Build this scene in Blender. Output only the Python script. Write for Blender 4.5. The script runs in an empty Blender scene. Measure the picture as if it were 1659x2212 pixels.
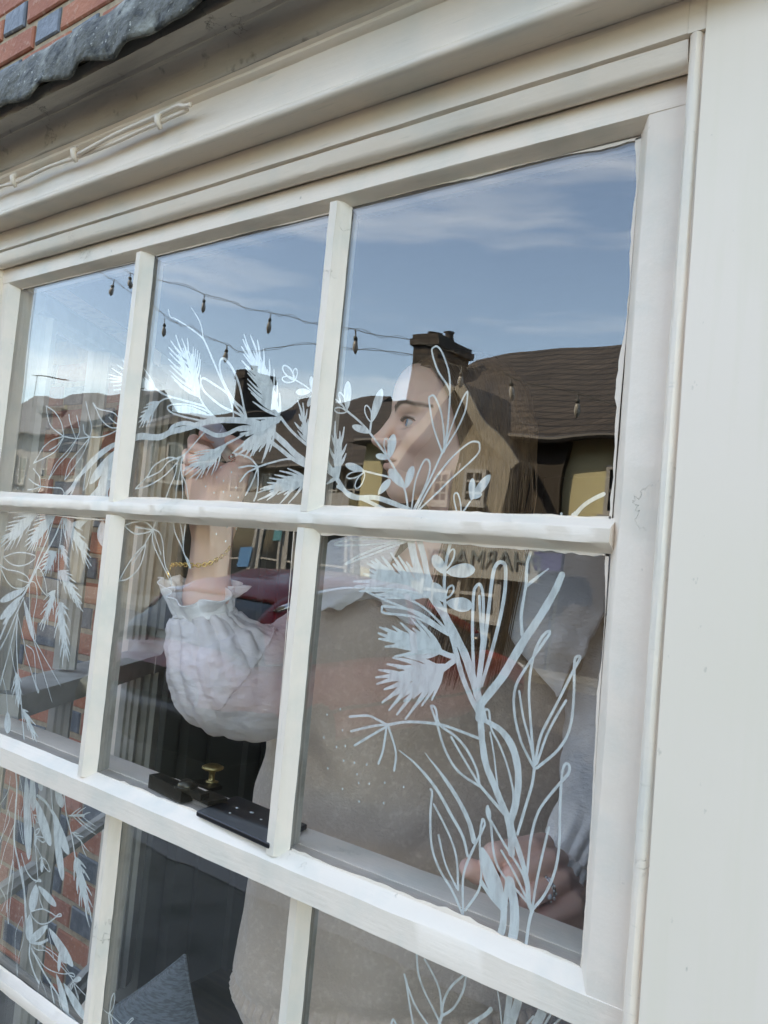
import bpy, math, random
import numpy as np
from mathutils import Vector, Matrix, noise

# ------------------------------------------------------------------ camera
SC = bpy.context.scene
COL = SC.collection
CAM = np.array([1.42353, -0.72915, -0.44126])
YAW, PITCH, ROLL, FPX = 0.630911, 0.059172, 0.090031, 1665.0
_f = np.array([-math.sin(YAW)*math.cos(PITCH), math.cos(YAW)*math.cos(PITCH), math.sin(PITCH)])
_r0 = np.array([math.cos(YAW), math.sin(YAW), 0.0]); _u0 = np.cross(_r0, _f)
RT = math.cos(ROLL)*_r0 + math.sin(ROLL)*_u0
UP = -math.sin(ROLL)*_r0 + math.cos(ROLL)*_u0
FW = _f
cam_d = bpy.data.cameras.new("camera"); cam = bpy.data.objects.new("camera", cam_d); COL.objects.link(cam)
cam_d.sensor_fit = 'VERTICAL'; cam_d.sensor_height = 36.0; cam_d.lens = 36.0*FPX/2211.8
cam_d.clip_start = 0.02; cam_d.clip_end = 3000
M = Matrix(((RT[0], UP[0], -FW[0], CAM[0]), (RT[1], UP[1], -FW[1], CAM[1]), (RT[2], UP[2], -FW[2], CAM[2]), (0, 0, 0, 1)))
cam.matrix_world = M
SC.camera = cam
SC.render.resolution_x = 768; SC.render.resolution_y = 1024

# ------------------------------------------------------------------ sky, sun, exposure
SUN_EL, SUN_AZ = math.radians(45), math.radians(-46)   # azimuth from +Y towards +X : the sun stands along the street, to the left and a little behind the shop front
w = bpy.data.worlds.new("World"); SC.world = w; w.use_nodes = True
nt = w.node_tree; nt.nodes.clear()
o_ = nt.nodes.new('ShaderNodeOutputWorld'); bg = nt.nodes.new('ShaderNodeBackground')
sky = nt.nodes.new('ShaderNodeTexSky'); sky.sky_type = 'NISHITA'; sky.sun_disc = False
sky.sun_elevation = SUN_EL; sky.sun_rotation = SUN_AZ; sky.air_density = 1.0; sky.dust_density = .5; sky.ozone_density = 3.2
bg.inputs['Strength'].default_value = 0.15
tc = nt.nodes.new('ShaderNodeTexCoord'); mp = nt.nodes.new('ShaderNodeMapping')
mp.inputs['Scale'].default_value = (.8, .8, 6.5); mp.inputs['Rotation'].default_value = (0.10, 0.0, 0.5)
n1 = nt.nodes.new('ShaderNodeTexNoise'); n1.inputs['Scale'].default_value = 1.7; n1.inputs['Detail'].default_value = 7; n1.inputs['Roughness'].default_value = 0.55
cr = nt.nodes.new('ShaderNodeValToRGB'); cr.color_ramp.elements[0].position = 0.50; cr.color_ramp.elements[1].position = 0.88
cr.color_ramp.elements[0].color = (.0, .0, .0, 1); cr.color_ramp.elements[1].color = (.42, .42, .42, 1)
mx = nt.nodes.new('ShaderNodeMixRGB'); mx.inputs['Color2'].default_value = (10.5, 11.2, 11.8, 1)
nt.links.new(tc.outputs['Generated'], mp.inputs['Vector']); nt.links.new(mp.outputs[0], n1.inputs['Vector'])
nt.links.new(n1.outputs['Fac'], cr.inputs['Fac']); nt.links.new(cr.outputs['Color'], mx.inputs['Fac'])
nt.links.new(sky.outputs['Color'], mx.inputs['Color1']); nt.links.new(mx.outputs['Color'], bg.inputs['Color'])
nt.links.new(bg.outputs['Background'], o_.inputs['Surface'])
sd = bpy.data.lights.new("sun", 'SUN'); sun = bpy.data.objects.new("sun", sd); COL.objects.link(sun)
sd.energy = 2.1; sd.angle = math.radians(0.5); sd.color = (1.0, 0.95, 0.87)
sdir = Vector((math.sin(SUN_AZ)*math.cos(SUN_EL), math.cos(SUN_AZ)*math.cos(SUN_EL), math.sin(SUN_EL)))
sun.rotation_euler = sdir.to_track_quat('Z', 'Y').to_euler()
SC.view_settings.view_transform = 'Standard'; SC.view_settings.look = 'None'
SC.view_settings.exposure = 2.54; SC.view_settings.gamma = 1.0
SC.view_settings.use_white_balance = True; SC.view_settings.white_balance_temperature = 8600; SC.view_settings.white_balance_tint = 10
SC.render.engine = 'CYCLES'
SC.cycles.transparent_max_bounces = 24; SC.cycles.max_bounces = 10; SC.cycles.sample_clamp_indirect = 4.0
SC.cycles.caustics_reflective = False; SC.cycles.caustics_refractive = False

# ------------------------------------------------------------------ helpers
def ray(x, y): return FW + (x-829.5)/FPX*RT - (y-1106)/FPX*UP
def onY(x, y, Y):
    d = ray(x, y); return CAM + d*(Y-CAM[1])/d[1]
def onZ(x, y, Z):
    d = ray(x, y); return CAM + d*(Z-CAM[2])/d[2]
def at(x, y, depth): return CAM + ray(x, y)*depth
def seen(x, y, D):          # a place across the street whose mirror image stands at that spot of the window
    p = onY(x, y, D); return (p[0], -D, p[2])
def px2m(w, p): return w*float(np.dot(np.array(p)-CAM, FW))/FPX

class MB:
    def __init__(s): s.v = []; s.f = []; s.m = []; s.cur = 0
    def add(s, vs, fs):
        o = len(s.v); s.v += [tuple(map(float, p)) for p in vs]
        for f in fs: s.f.append(tuple(i+o for i in f)); s.m.append(s.cur)
    def box(s, a, b):
        x0, y0, z0 = a; x1, y1, z1 = b
        s.add([(x0,y0,z0),(x1,y0,z0),(x1,y1,z0),(x0,y1,z0),(x0,y0,z1),(x1,y0,z1),(x1,y1,z1),(x0,y1,z1)],
              [(0,3,2,1),(4,5,6,7),(0,1,5,4),(1,2,6,5),(2,3,7,6),(3,0,4,7)])
    def obox(s, c, ax, ay, az, hx, hy, hz):
        c = np.array(c, float); ax, ay, az = (np.array(q, float) for q in (ax, ay, az))
        vs = [c+i*hx*ax+j*hy*ay+k*hz*az for k in (-1,1) for (i,j) in ((-1,-1),(1,-1),(1,1),(-1,1))]
        s.add(vs, [(0,3,2,1),(4,5,6,7),(0,1,5,4),(1,2,6,5),(2,3,7,6),(3,0,4,7)])
    def sweep(s, prof, path, frames, jit=0.0, seed=0, close=True, caps=True):
        """profile (list of (a,b)) carried along path points; frames = list of (A,B) unit vectors"""
        n = len(prof); rings = []
        for i, (p, (A, B)) in enumerate(zip(path, frames)):
            p = np.array(p, float); A = np.array(A, float); B = np.array(B, float)
            for k, (a, b) in enumerate(prof):
                q = p + a*A + b*B
                if jit:
                    nz = noise.noise_vector(Vector((q[0]*38+seed, q[1]*60+k*3.1, q[2]*38)))
                    n2 = noise.noise_vector(Vector((q[0]*9+seed, q[1]*20+k*1.7, q[2]*9)))
                    q = q + jit*(0.6*np.array(nz) + 0.8*np.array(n2))
                rings.append(q)
        fs = []; m = len(path)
        for i in range(m-1):
            for k in range(n if close else n-1):
                k2 = (k+1) % n
                fs.append((i*n+k, i*n+k2, (i+1)*n+k2, (i+1)*n+k))
        if caps and close: fs.append(tuple(reversed(range(n)))); fs.append(tuple((m-1)*n+k for k in range(n)))
        s.add(rings, fs)
    def tube(s, pts, rad, sides=8, caps=True):
        pts = [np.array(p, float) for p in pts]; n = len(pts)
        if not hasattr(rad, '__len__'): rad = [rad]*n
        T = []
        for i in range(n):
            t = pts[min(i+1, n-1)]-pts[max(i-1, 0)]; T.append(t/(np.linalg.norm(t)+1e-12))
        ref = np.array([0, 0, 1.0]) if abs(T[0][2]) < .9 else np.array([1.0, 0, 0])
        A = np.cross(T[0], ref); A /= np.linalg.norm(A); vs = []
        for i in range(n):
            A = A - T[i]*np.dot(A, T[i]); A /= np.linalg.norm(A)+1e-12; B = np.cross(T[i], A)
            for k in range(sides):
                a = 2*math.pi*k/sides; vs.append(pts[i]+rad[i]*(math.cos(a)*A+math.sin(a)*B))
        fs = [(i*sides+k, i*sides+(k+1) % sides, (i+1)*sides+(k+1) % sides, (i+1)*sides+k) for i in range(n-1) for k in range(sides)]
        if caps: fs.append(tuple(reversed(range(sides)))); fs.append(tuple((n-1)*sides+k for k in range(sides)))
        s.add(vs, fs)
    def ball(s, c, r, seg=12, rings=8, axes=None):
        c = np.array(c, float); r = np.array([r]*3 if not hasattr(r, '__len__') else r, float)
        axes = axes if axes is not None else np.eye(3); vs = []
        for i in range(rings+1):
            th = math.pi*i/rings
            for k in range(seg):
                a = 2*math.pi*k/seg
                q = np.array([math.sin(th)*math.cos(a)*r[0], math.sin(th)*math.sin(a)*r[1], math.cos(th)*r[2]])
                vs.append(c+q[0]*axes[0]+q[1]*axes[1]+q[2]*axes[2])
        fs = [(i*seg+k, (i+1)*seg+k, (i+1)*seg+(k+1) % seg, i*seg+(k+1) % seg) for i in range(rings) for k in range(seg)]
        s.add(vs, fs)
    def build(s, name, mats, parent=None, smooth=False, auto=None):
        me = bpy.data.meshes.new(name); me.from_pydata(s.v, [], s.f)
        for m in (mats if isinstance(mats, (list, tuple)) else [mats]): me.materials.append(m)
        if any(s.m): me.polygons.foreach_set('material_index', s.m)
        if smooth: me.polygons.foreach_set('use_smooth', [True]*len(me.polygons))
        me.update()
        if auto is not None:
            me.polygons.foreach_set('use_smooth', [True]*len(me.polygons))
            import bmesh
            b = bmesh.new(); b.from_mesh(me); bmesh.ops.remove_doubles(b, verts=b.verts, dist=1e-6)
            for e in b.edges:
                if len(e.link_faces) == 2 and e.calc_face_angle(0) > auto: e.smooth = False
            b.to_mesh(me); b.free()
        o = bpy.data.objects.new(name, me); COL.objects.link(o)
        if parent is not None: o.parent = parent
        return o

def tag(o, label, cat, group=None, kind=None):
    if label: o['label'] = label
    if cat: o['category'] = cat
    if group: o['group'] = group
    if kind: o['kind'] = kind
    return o
def thing(name, label, cat, group=None, loc=(0, 0, 0)):
    o = bpy.data.objects.new(name, None); COL.objects.link(o); o.empty_display_size = 0.1
    return tag(o, label, cat, group)      # kept at the origin of the place; parts carry world coordinates
def smooth_poly(pts, k=6, closed=False):
    P = [np.array(p, float) for p in pts]; n = len(P)
    if n < 3: 
        return [P[0]*(1-t)+P[-1]*t for t in np.linspace(0, 1, k+1)]
    out = []
    for i in range(n-1 if not closed else n):
        p0 = P[(i-1) % n] if (closed or i > 0) else 2*P[0]-P[1]
        p1 = P[i]; p2 = P[(i+1) % n]
        p3 = P[(i+2) % n] if (closed or i+2 < n) else 2*P[n-1]-P[n-2]
        for j in range(k):
            t = j/k
            out.append(0.5*((2*p1)+(-p0+p2)*t+(2*p0-5*p1+4*p2-p3)*t*t+(-p0+3*p1-3*p2+p3)*t**3))
    if not closed: out.append(P[-1])
    return out

# ------------------------------------------------------------------ materials
def mat(name, col, rough=0.5, bump=None, var=None, metal=0.0, spec=0.5, sheen=0.0, extra=None, sss=0.0):
    """bump = [(scale_vec, scale, strength, dist)], var = (scale, detail, colour2, lo, hi)"""
    m = bpy.data.materials.new(name); m.use_nodes = True; t = m.node_tree; b = t.nodes['Principled BSDF']
    b.inputs['Base Color'].default_value = (*col, 1); b.inputs['Roughness'].default_value = rough
    b.inputs['Metallic'].default_value = metal; b.inputs['Specular IOR Level'].default_value = spec
    if sheen: b.inputs['Sheen Weight'].default_value = sheen
    if sss:
        b.inputs['Subsurface Weight'].default_value = sss; b.inputs['Subsurface Radius'].default_value = (0.012, 0.005, 0.003); b.inputs['Subsurface Scale'].default_value = 0.6
    tc = t.nodes.new('ShaderNodeTexCoord'); last = None
    for (sv, sc, st, di) in (bump or []):
        mp = t.nodes.new('ShaderNodeMapping'); mp.inputs['Scale'].default_value = sv
        nz = t.nodes.new('ShaderNodeTexNoise'); nz.inputs['Scale'].default_value = sc; nz.inputs['Detail'].default_value = 5
        bp = t.nodes.new('ShaderNodeBump'); bp.inputs['Strength'].default_value = st; bp.inputs['Distance'].default_value = di
        t.links.new(tc.outputs['Object'], mp.inputs[0]); t.links.new(mp.outputs[0], nz.inputs['Vector'])
        t.links.new(nz.outputs['Fac'], bp.inputs['Height'])
        if last: t.links.new(last.outputs[0], bp.inputs['Normal'])
        last = bp
    if last: t.links.new(last.outputs[0], b.inputs['Normal'])
    src = None
    for (sv, sc, de, c2, lo, hi) in (var or []):
        mp = t.nodes.new('ShaderNodeMapping'); mp.inputs['Scale'].default_value = sv
        nz = t.nodes.new('ShaderNodeTexNoise'); nz.inputs['Scale'].default_value = sc; nz.inputs['Detail'].default_value = de
        r = t.nodes.new('ShaderNodeMapRange'); r.inputs['From Min'].default_value = lo; r.inputs['From Max'].default_value = hi
        x = t.nodes.new('ShaderNodeMixRGB'); x.inputs['Color2'].default_value = (*c2, 1); x.inputs['Color1'].default_value = (*col, 1)
        t.links.new(tc.outputs['Object'], mp.inputs[0]); t.links.new(mp.outputs[0], nz.inputs['Vector'])
        t.links.new(nz.outputs['Fac'], r.inputs[0]); t.links.new(r.outputs[0], x.inputs['Fac'])
        if src: t.links.new(src.outputs[0], x.inputs['Color1'])
        src = x
    if src: t.links.new(src.outputs[0], b.inputs['Base Color'])
    return m
ONE = (1, 1, 1)
MAT = {}
MAT['white'] = mat('cream_white_gloss_paint', (.85, .730, .61), .38,
    bump=[((1, 1, 1), 22, .35, .004), ((3, 30, 30), 6, .18, .002), (ONE, 190, .18, .0008)],
    var=[(ONE, 9, 4, (.70, .655, .575), .45, .75), ((5, 60, 60), 3, 6, (.60, .54, .45), .64, .80)])
for _n, _v in (('sash', (26, 26, 2.5)), ('rail', (2.5, 26, 26))):
    MAT[_n] = mat('old_brushed_%s_paint' % _n, (.87, .750, .635), .42,
        bump=[(ONE, 40, .35, .003), (_v, 9, .30, .0015), (ONE, 240, .2, .0008)],
        var=[(ONE, 14, 5, (.72, .67, .58), .46, .74), (_v, 6, 6, (.70, .62, .52), .66, .84), (ONE, 80, 6, (.42, .37, .30), .73, .82)])
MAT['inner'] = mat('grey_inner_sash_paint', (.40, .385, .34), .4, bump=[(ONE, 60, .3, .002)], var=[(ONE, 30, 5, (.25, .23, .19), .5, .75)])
MAT['soffit'] = mat('dirty_cornice_paint', (.52, .46, .39), .6, bump=[(ONE, 25, .3, .004), ((2, 10, 10), 30, .3, .002)],
    var=[((1, 4, 4), 5, 7, (.33, .29, .25), .42, .72), (ONE, 45, 6, (.17, .15, .12), .62, .78)])
MAT['board'] = mat('cream_white_board_paint', (.86, .742, .63), .42, bump=[(ONE, 9, .10, .004), (ONE, 120, .10, .0008)], var=[(ONE, 3, 3, (.81, .712, .58), .4, .75), ((14, 14, .8), 5, 5, (.81, .712, .575), .5, .8), ((1, 1, .6), 90, 6, (.45, .40, .32), .71, .80)])
MAT['lead'] = mat('weathered_lead', (.10, .10, .086), .7, bump=[(ONE, 40, .8, .010), (ONE, 150, .8, .003)],
    var=[(ONE, 16, 8, (.34, .35, .31), .52, .70), (ONE, 60, 7, (.03, .033, .032), .50, .66), (ONE, 130, 5, (.40, .40, .35), .64, .74)])
MAT['red_brick'] = mat('red_brick', (.44, .165, .095), .85, bump=[(ONE, 60, .6, .006), (ONE, 300, .5, .001)],
    var=[(ONE, 5, 3, (.32, .11, .07), .4, .65), (ONE, 60, 6, (.55, .34, .25), .56, .8), (ONE, 25, 7, (.20, .09, .06), .60, .75)])
MAT['blue_brick'] = mat('blue_header_brick', (.085, .10, .12), .5, bump=[(ONE, 60, .6, .006)], var=[(ONE, 25, 6, (.20, .22, .25), .5, .8)])
MAT['mortar'] = mat('lime_mortar', (.40, .31, .21), .95, bump=[(ONE, 200, .7, .002)], var=[(ONE, 40, 5, (.26, .20, .14), .45, .7)])
MAT['pave'] = mat('stone_pavement', (.155, .15, .13), .9, bump=[(ONE, 8, .6, .02), (ONE, 80, .6, .004)], var=[(ONE, 5, 7, (.08, .085, .065), .5, .7)])
MAT['asphalt'] = mat('asphalt', (.038, .038, .039), .9, bump=[(ONE, 120, .5, .004)], var=[(ONE, 1.2, 6, (.055, .054, .052), .4, .7)])

def cracks(m, scale, thin, mask, colr):
    t = m.node_tree; b = t.nodes['Principled BSDF']; N = t.nodes.new; L = t.links.new; tc = N('ShaderNodeTexCoord')
    n1 = N('ShaderNodeTexNoise'); n1.inputs['Scale'].default_value = scale; n1.inputs['Detail'].default_value = 6; n1.inputs['Roughness'].default_value = .6; L(tc.outputs['Object'], n1.inputs['Vector'])
    a = N('ShaderNodeMath'); a.operation = 'SUBTRACT'; a.inputs[1].default_value = .5; L(n1.outputs['Fac'], a.inputs[0])
    c = N('ShaderNodeMath'); c.operation = 'ABSOLUTE'; L(a.outputs[0], c.inputs[0])
    r = N('ShaderNodeMapRange'); r.inputs['From Min'].default_value = 0; r.inputs['From Max'].default_value = thin; r.inputs['To Min'].default_value = 1; r.inputs['To Max'].default_value = 0; L(c.outputs[0], r.inputs[0])
    n2 = N('ShaderNodeTexNoise'); n2.inputs['Scale'].default_value = 7; n2.inputs['Detail'].default_value = 2; L(tc.outputs['Object'], n2.inputs['Vector'])
    r2 = N('ShaderNodeMapRange'); r2.inputs['From Min'].default_value = mask; r2.inputs['From Max'].default_value = mask+.04; L(n2.outputs['Fac'], r2.inputs[0])
    mu = N('ShaderNodeMath'); mu.operation = 'MULTIPLY'; L(r.outputs[0], mu.inputs[0]); L(r2.outputs[0], mu.inputs[1])
    mx = N('ShaderNodeMixRGB'); mx.inputs['Color2'].default_value = (*colr, 1); L(mu.outputs[0], mx.inputs['Fac'])
    src = b.inputs['Base Color'].links[0].from_socket if b.inputs['Base Color'].links else None
    if src: L(src, mx.inputs['Color1'])
    L(mx.outputs[0], b.inputs['Base Color'])
    old = b.inputs['Normal'].links[0].from_socket if b.inputs['Normal'].links else None
    bp = N('ShaderNodeBump'); bp.invert = True; bp.inputs['Strength'].default_value = .8; bp.inputs['Distance'].default_value = .002; L(mu.outputs[0], bp.inputs['Height'])
    if old: L(old, bp.inputs['Normal'])
    L(bp.outputs[0], b.inputs['Normal'])
cracks(MAT['sash'], 17, .003, .655, (.50, .45, .38)); cracks(MAT['rail'], 17, .003, .64, (.48, .43, .36)); cracks(MAT['white'], 9, .0016, .68, (.50, .45, .37)); cracks(MAT['soffit'], 16, .006, .54, (.14, .12, .10))
def glass(name, r0, wav=1.0, tint=(1, 1, 1), seed=0.0):
    m = bpy.data.materials.new(name); m.use_nodes = True; t = m.node_tree; t.nodes.clear()
    N = t.nodes.new; L = t.links.new
    out = N('ShaderNodeOutputMaterial'); mix = N('ShaderNodeMixShader'); tr = N('ShaderNodeBsdfTransparent'); gl = N('ShaderNodeBsdfGlossy')
    tr.inputs['Color'].default_value = (*tint, 1); gl.inputs['Roughness'].default_value = 0.0; gl.inputs['Color'].default_value = (1, 1, 1, 1)
    geo = N('ShaderNodeNewGeometry'); dot = N('ShaderNodeVectorMath'); dot.operation = 'DOT_PRODUCT'
    L(geo.outputs['Normal'], dot.inputs[0]); L(geo.outputs['Incoming'], dot.inputs[1])
    ab = N('ShaderNodeMath'); ab.operation = 'ABSOLUTE'; L(dot.outputs['Value'], ab.inputs[0])
    om = N('ShaderNodeMath'); om.operation = 'SUBTRACT'; om.inputs[0].default_value = 1; L(ab.outputs[0], om.inputs[1])
    pw = N('ShaderNodeMath'); pw.operation = 'POWER'; pw.inputs[1].default_value = 5.0; L(om.outputs[0], pw.inputs[0])
    ma = N('ShaderNodeMath'); ma.operation = 'MULTIPLY_ADD'; ma.inputs[1].default_value = (1-r0)*.55 if r0 > -.5 else 0; ma.inputs[2].default_value = r0; L(pw.outputs[0], ma.inputs[0]); ma.use_clamp = True
    tc = N('ShaderNodeTexCoord'); mp = N('ShaderNodeMapping'); mp.inputs['Location'].default_value = (seed, seed*1.7, 0); mp.inputs['Scale'].default_value = (1.5, 1, .9)
    nz = N('ShaderNodeTexNoise'); nz.inputs['Scale'].default_value = 6.0; nz.inputs['Detail'].default_value = 1.0
    bp = N('ShaderNodeBump'); bp.inputs['Strength'].default_value = 1.0; bp.inputs['Distance'].default_value = 0.0007*wav
    L(tc.outputs['Object'], mp.inputs[0]); L(mp.outputs[0], nz.inputs['Vector']); L(nz.outputs['Fac'], bp.inputs['Height']); L(bp.outputs[0], gl.inputs['Normal'])
    L(ma.outputs[0], mix.inputs['Fac']); L(tr.outputs[0], mix.inputs[1]); L(gl.outputs[0], mix.inputs[2]); L(mix.outputs[0], out.inputs['Surface'])
    return m
MAT['glass'] = [glass('old_window_glass_%s' % 'abcdefgh'[i], .090, 1.0, seed=i*3.7) for i in range(8)]
MAT['glass_thin'] = glass('side_window_glass', .05, .6, seed=50)

def brickify(m, bw, bh, c1, c2, mo, ms=.012, bump=.02):
    t = m.node_tree; b = t.nodes['Principled BSDF']; N = t.nodes.new; L = t.links.new
    tc = N('ShaderNodeTexCoord'); sp = N('ShaderNodeSeparateXYZ'); ad = N('ShaderNodeMath'); cb = N('ShaderNodeCombineXYZ'); br = N('ShaderNodeTexBrick')
    L(tc.outputs['Object'], sp.inputs[0]); L(sp.outputs['X'], ad.inputs[0]); L(sp.outputs['Y'], ad.inputs[1]); L(ad.outputs[0], cb.inputs['X']); L(sp.outputs['Z'], cb.inputs['Y']); L(cb.outputs[0], br.inputs['Vector'])
    br.inputs['Scale'].default_value = 1; br.inputs['Brick Width'].default_value = bw; br.inputs['Row Height'].default_value = bh; br.inputs['Mortar Size'].default_value = ms
    for k, c in (('Color1', c1), ('Color2', c2), ('Mortar', mo)): br.inputs[k].default_value = (*c, 1)
    nz = N('ShaderNodeTexNoise'); nz.inputs['Scale'].default_value = 1.6; nz.inputs['Detail'].default_value = 6; mx = N('ShaderNodeMixRGB'); mx.blend_type = 'MULTIPLY'; mx.inputs['Fac'].default_value = .8
    r = N('ShaderNodeMapRange'); r.inputs['To Min'].default_value = .45; r.inputs['To Max'].default_value = 1.5; L(tc.outputs['Object'], nz.inputs['Vector']); L(nz.outputs['Fac'], r.inputs[0]); L(br.outputs['Color'], mx.inputs['Color1']); L(r.outputs[0], mx.inputs['Color2']); L(mx.outputs[0], b.inputs['Base Color'])
    bp = N('ShaderNodeBump'); bp.invert = True; bp.inputs['Distance'].default_value = bump; L(br.outputs['Fac'], bp.inputs['Height']); L(bp.outputs[0], b.inputs['Normal'])
# ------------------------------------------------------------------ sash geometry
COLX = [(.0, .3598), (.3985, .7625), (.7965, 1.1642)]
ROWZ = [(0.0, -.3846), (-.4170, -.8040)]
def vbar(mb, x0, x1, z0, z1, y0, seed, jit=.0008, front=True, half_in=.0095, nib=.0058, yin=.030, yf=-.016):
    xc = (x0+x1)/2; h = (x1-x0)/2; n = max(4, int(abs(z1-z0)/.012))
    prof = [(-h-.001, .0006), (-h+.002, -.002), (-nib-.0045, yf+.0065), (-nib-.001, yf+.002), (-nib, yf), (nib, yf), (nib+.001, yf+.002), (nib+.0045, yf+.0065), (h-.002, -.002), (h+.001, .0006)]
    path = [(xc, y0, z0+(z1-z0)*i/n) for i in range(n+1)]
    mb.sweep(prof, path, [((1, 0, 0), (0, 1, 0))]*(n+1), jit, seed)
def hbar(mb, x0, x1, z0, z1, y0, seed, jit=.0012, nib=.006, yf=-.016):
    zc = (z0+z1)/2; h = abs(z1-z0)/2; n = max(4, int(abs(x1-x0)/.012))
    prof = [(h+.001, .0006), (h-.002, -.002), (nib+.002, yf+.001), (nib, yf), (-nib, yf), (-nib-.002, yf+.001), (-h+.002, -.002), (-h-.001, .0006)]
    path = [(x0+(x1-x0)*i/n, y0, zc) for i in range(n+1)]
    mb.sweep(prof, path, [((0, 0, 1), (0, 1, 0))]*(n+1), jit, seed)
def inner_v(mb, xc, z0, z1, y0, h=.010, d=.030):
    prof = [(-h-.002, .0045), (-h, .012), (-h*.75, .016), (-h*.45, .024), (-h*.45, d), (h*.45, d), (h*.45, .024), (h*.75, .016), (h, .012), (h+.002, .0045)]
    n = 24
    mb.sweep(prof, [(xc, y0, z0+(z1-z0)*i/n) for i in range(n+1)], [((1, 0, 0), (0, 1, 0))]*(n+1), .0005, 5)
def inner_h(mb, x0, x1, zc, y0, h=.010, d=.030):
    prof = [(h+.002, .0045), (h, .012), (h*.75, .016), (h*.45, .024), (h*.45, d), (-h*.45, d), (-h*.45, .024), (-h*.75, .016), (-h, .012), (-h-.002, .0045)]
    n = 24
    mb.sweep(prof, [(x0+(x1-x0)*i/n, y0, zc) for i in range(n+1)], [((0, 0, 1), (0, 1, 0))]*(n+1), .0005, 6)

def sash(T, COLX, ROWZ, Y, top_h, bot_h, seed, gl0, zt=None, stile=.052):
    xL, xR = COLX[0][0], COLX[-1][1]; zT, zB = ROWZ[0][0], ROWZ[-1][1]
    # vertical bars between columns, in lengths between the horizontal bars
    for i in range(len(COLX)-1):
        a, b = COLX[i][1], COLX[i+1][0]; m = MB()
        for r, (z0, z1) in enumerate(ROWZ):
            off = (.0 if r == 0 else -.002)
            vbar(m, a+off, b+off, z0+.004, z1-.008, Y, seed+i*7+r*3)
        o = m.build('glazing_bar', MAT['sash'], T, auto=.7)
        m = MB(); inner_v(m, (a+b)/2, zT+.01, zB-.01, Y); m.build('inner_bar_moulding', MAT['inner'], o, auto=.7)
    for r in range(len(ROWZ)-1):
        a, b = ROWZ[r][1], ROWZ[r+1][0]; m = MB()
        hbar(m, xL-.002, xR+.004, a, b, Y-.0008, seed+40+r, jit=.0011)
        o = m.build('glazing_bar', MAT['rail'], T, auto=.7)
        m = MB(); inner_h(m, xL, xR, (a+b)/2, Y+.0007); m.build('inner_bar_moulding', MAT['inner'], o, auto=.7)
    # stiles
    yf, yb = -.0175, .030
    for sgn, x in ((-1, xL), (1, xR)):
        m = MB(); n = 80
        prof = [(0, .0006), (sgn*.002, -.002), (sgn*.0115, yf+.0015), (sgn*.0135, yf), (sgn*stile, yf), (sgn*stile, yb), (sgn*.004, yb), (sgn*.002, .004)]
        if sgn < 0: prof = prof[::-1]
        m.sweep(prof, [(x, Y, zT+top_h+(zB-bot_h-zT-top_h)*i/n) for i in range(n+1)], [((1, 0, 0), (0, 1, 0))]*(n+1), .0006, seed+60+sgn)
        m.build('stile', MAT['sash'], T, auto=.7)
    # rails
    n = 100
    for sgn, z, h, nm in ((1, zT, top_h, 'top_rail'), (-1, zB, bot_h, 'bottom_rail')):
        m = MB()
        bev = .0085 if sgn > 0 else .0135
        prof = [(0, .0006), (sgn*.002, -.002), (sgn*(bev-.002), yf+.0025), (sgn*bev, yf), (sgn*(h-.001), yf), (sgn*h, yf+.002), (sgn*h, yb), (sgn*.003, yb), (sgn*.002, .004)]
        if sgn > 0: prof = prof[::-1]
        m.sweep(prof, [(xL-stile+.002+(xR-xL+2*stile-.004)*i/n, Y-.0006, z) for i in range(n+1)], [((0, 0, 1), (0, 1, 0))]*(n+1), .0009 if sgn < 0 else .0006, seed+80+sgn)
        m.build(nm, MAT['rail'], T, auto=.7)
    # panes
    P = []
    k = gl0
    for r, (z0, z1) in enumerate(ROWZ):
        for c, (x0, x1) in enumerate(COLX):
            m = MB(); m.box((x0-.003, Y+.0010, z1-.003), (x1+.003, Y+.0038, z0+.003))
            P.append(m.build('pane', MAT['glass'][k % 8], T)); k += 1
    return P
US = thing('upper_sash', 'upper sliding sash with six panes, the outer one that carries most of the painted flowers', 'window sash')
PU = sash(US, COLX, ROWZ, 0.0, .037, .044, 11, 0)
LX = [(.0, .352), (.3795, .7605), (.7935, 1.1642)]
LS = thing('lower_sash', 'lower sliding sash set behind the upper one, its thin peeling bars below the heavy rail', 'window sash')
LY = .0465
LX = [(.004, .3795), (.4085, .768), (.7995, 1.1600)]
PL = sash(LS, LX, [(-.868, -1.2105), (-1.2385, -1.60)], LY, .063, .07, 31, 3)

# ------------------------------------------------------------------ bay front : mouldings, board, canopy
BF = thing('bay_front', 'cream painted bay window surround with moulded cornice and a wide flat board at the right', 'window frame')
X0, X1 = -.075, 2.6
def run(prof, x0, x1, name, m_, jit=.0007, seed=3, step=.02, parent=BF, auto=.6):
    m = MB(); n = int((x1-x0)/step)
    m.sweep(prof, [(x0+(x1-x0)*i/n, 0, 0) for i in range(n+1)], [((0, 1, 0), (0, 0, 1))]*(n+1), jit, seed)
    return m.build(name, m_, parent, auto=auto)
def arc(cy, cz, r, a0, a1, n=7): return [(cy+r*math.cos(math.radians(a0+(a1-a0)*i/n)), cz+r*math.sin(math.radians(a0+(a1-a0)*i/n))) for i in range(n+1)]
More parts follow.
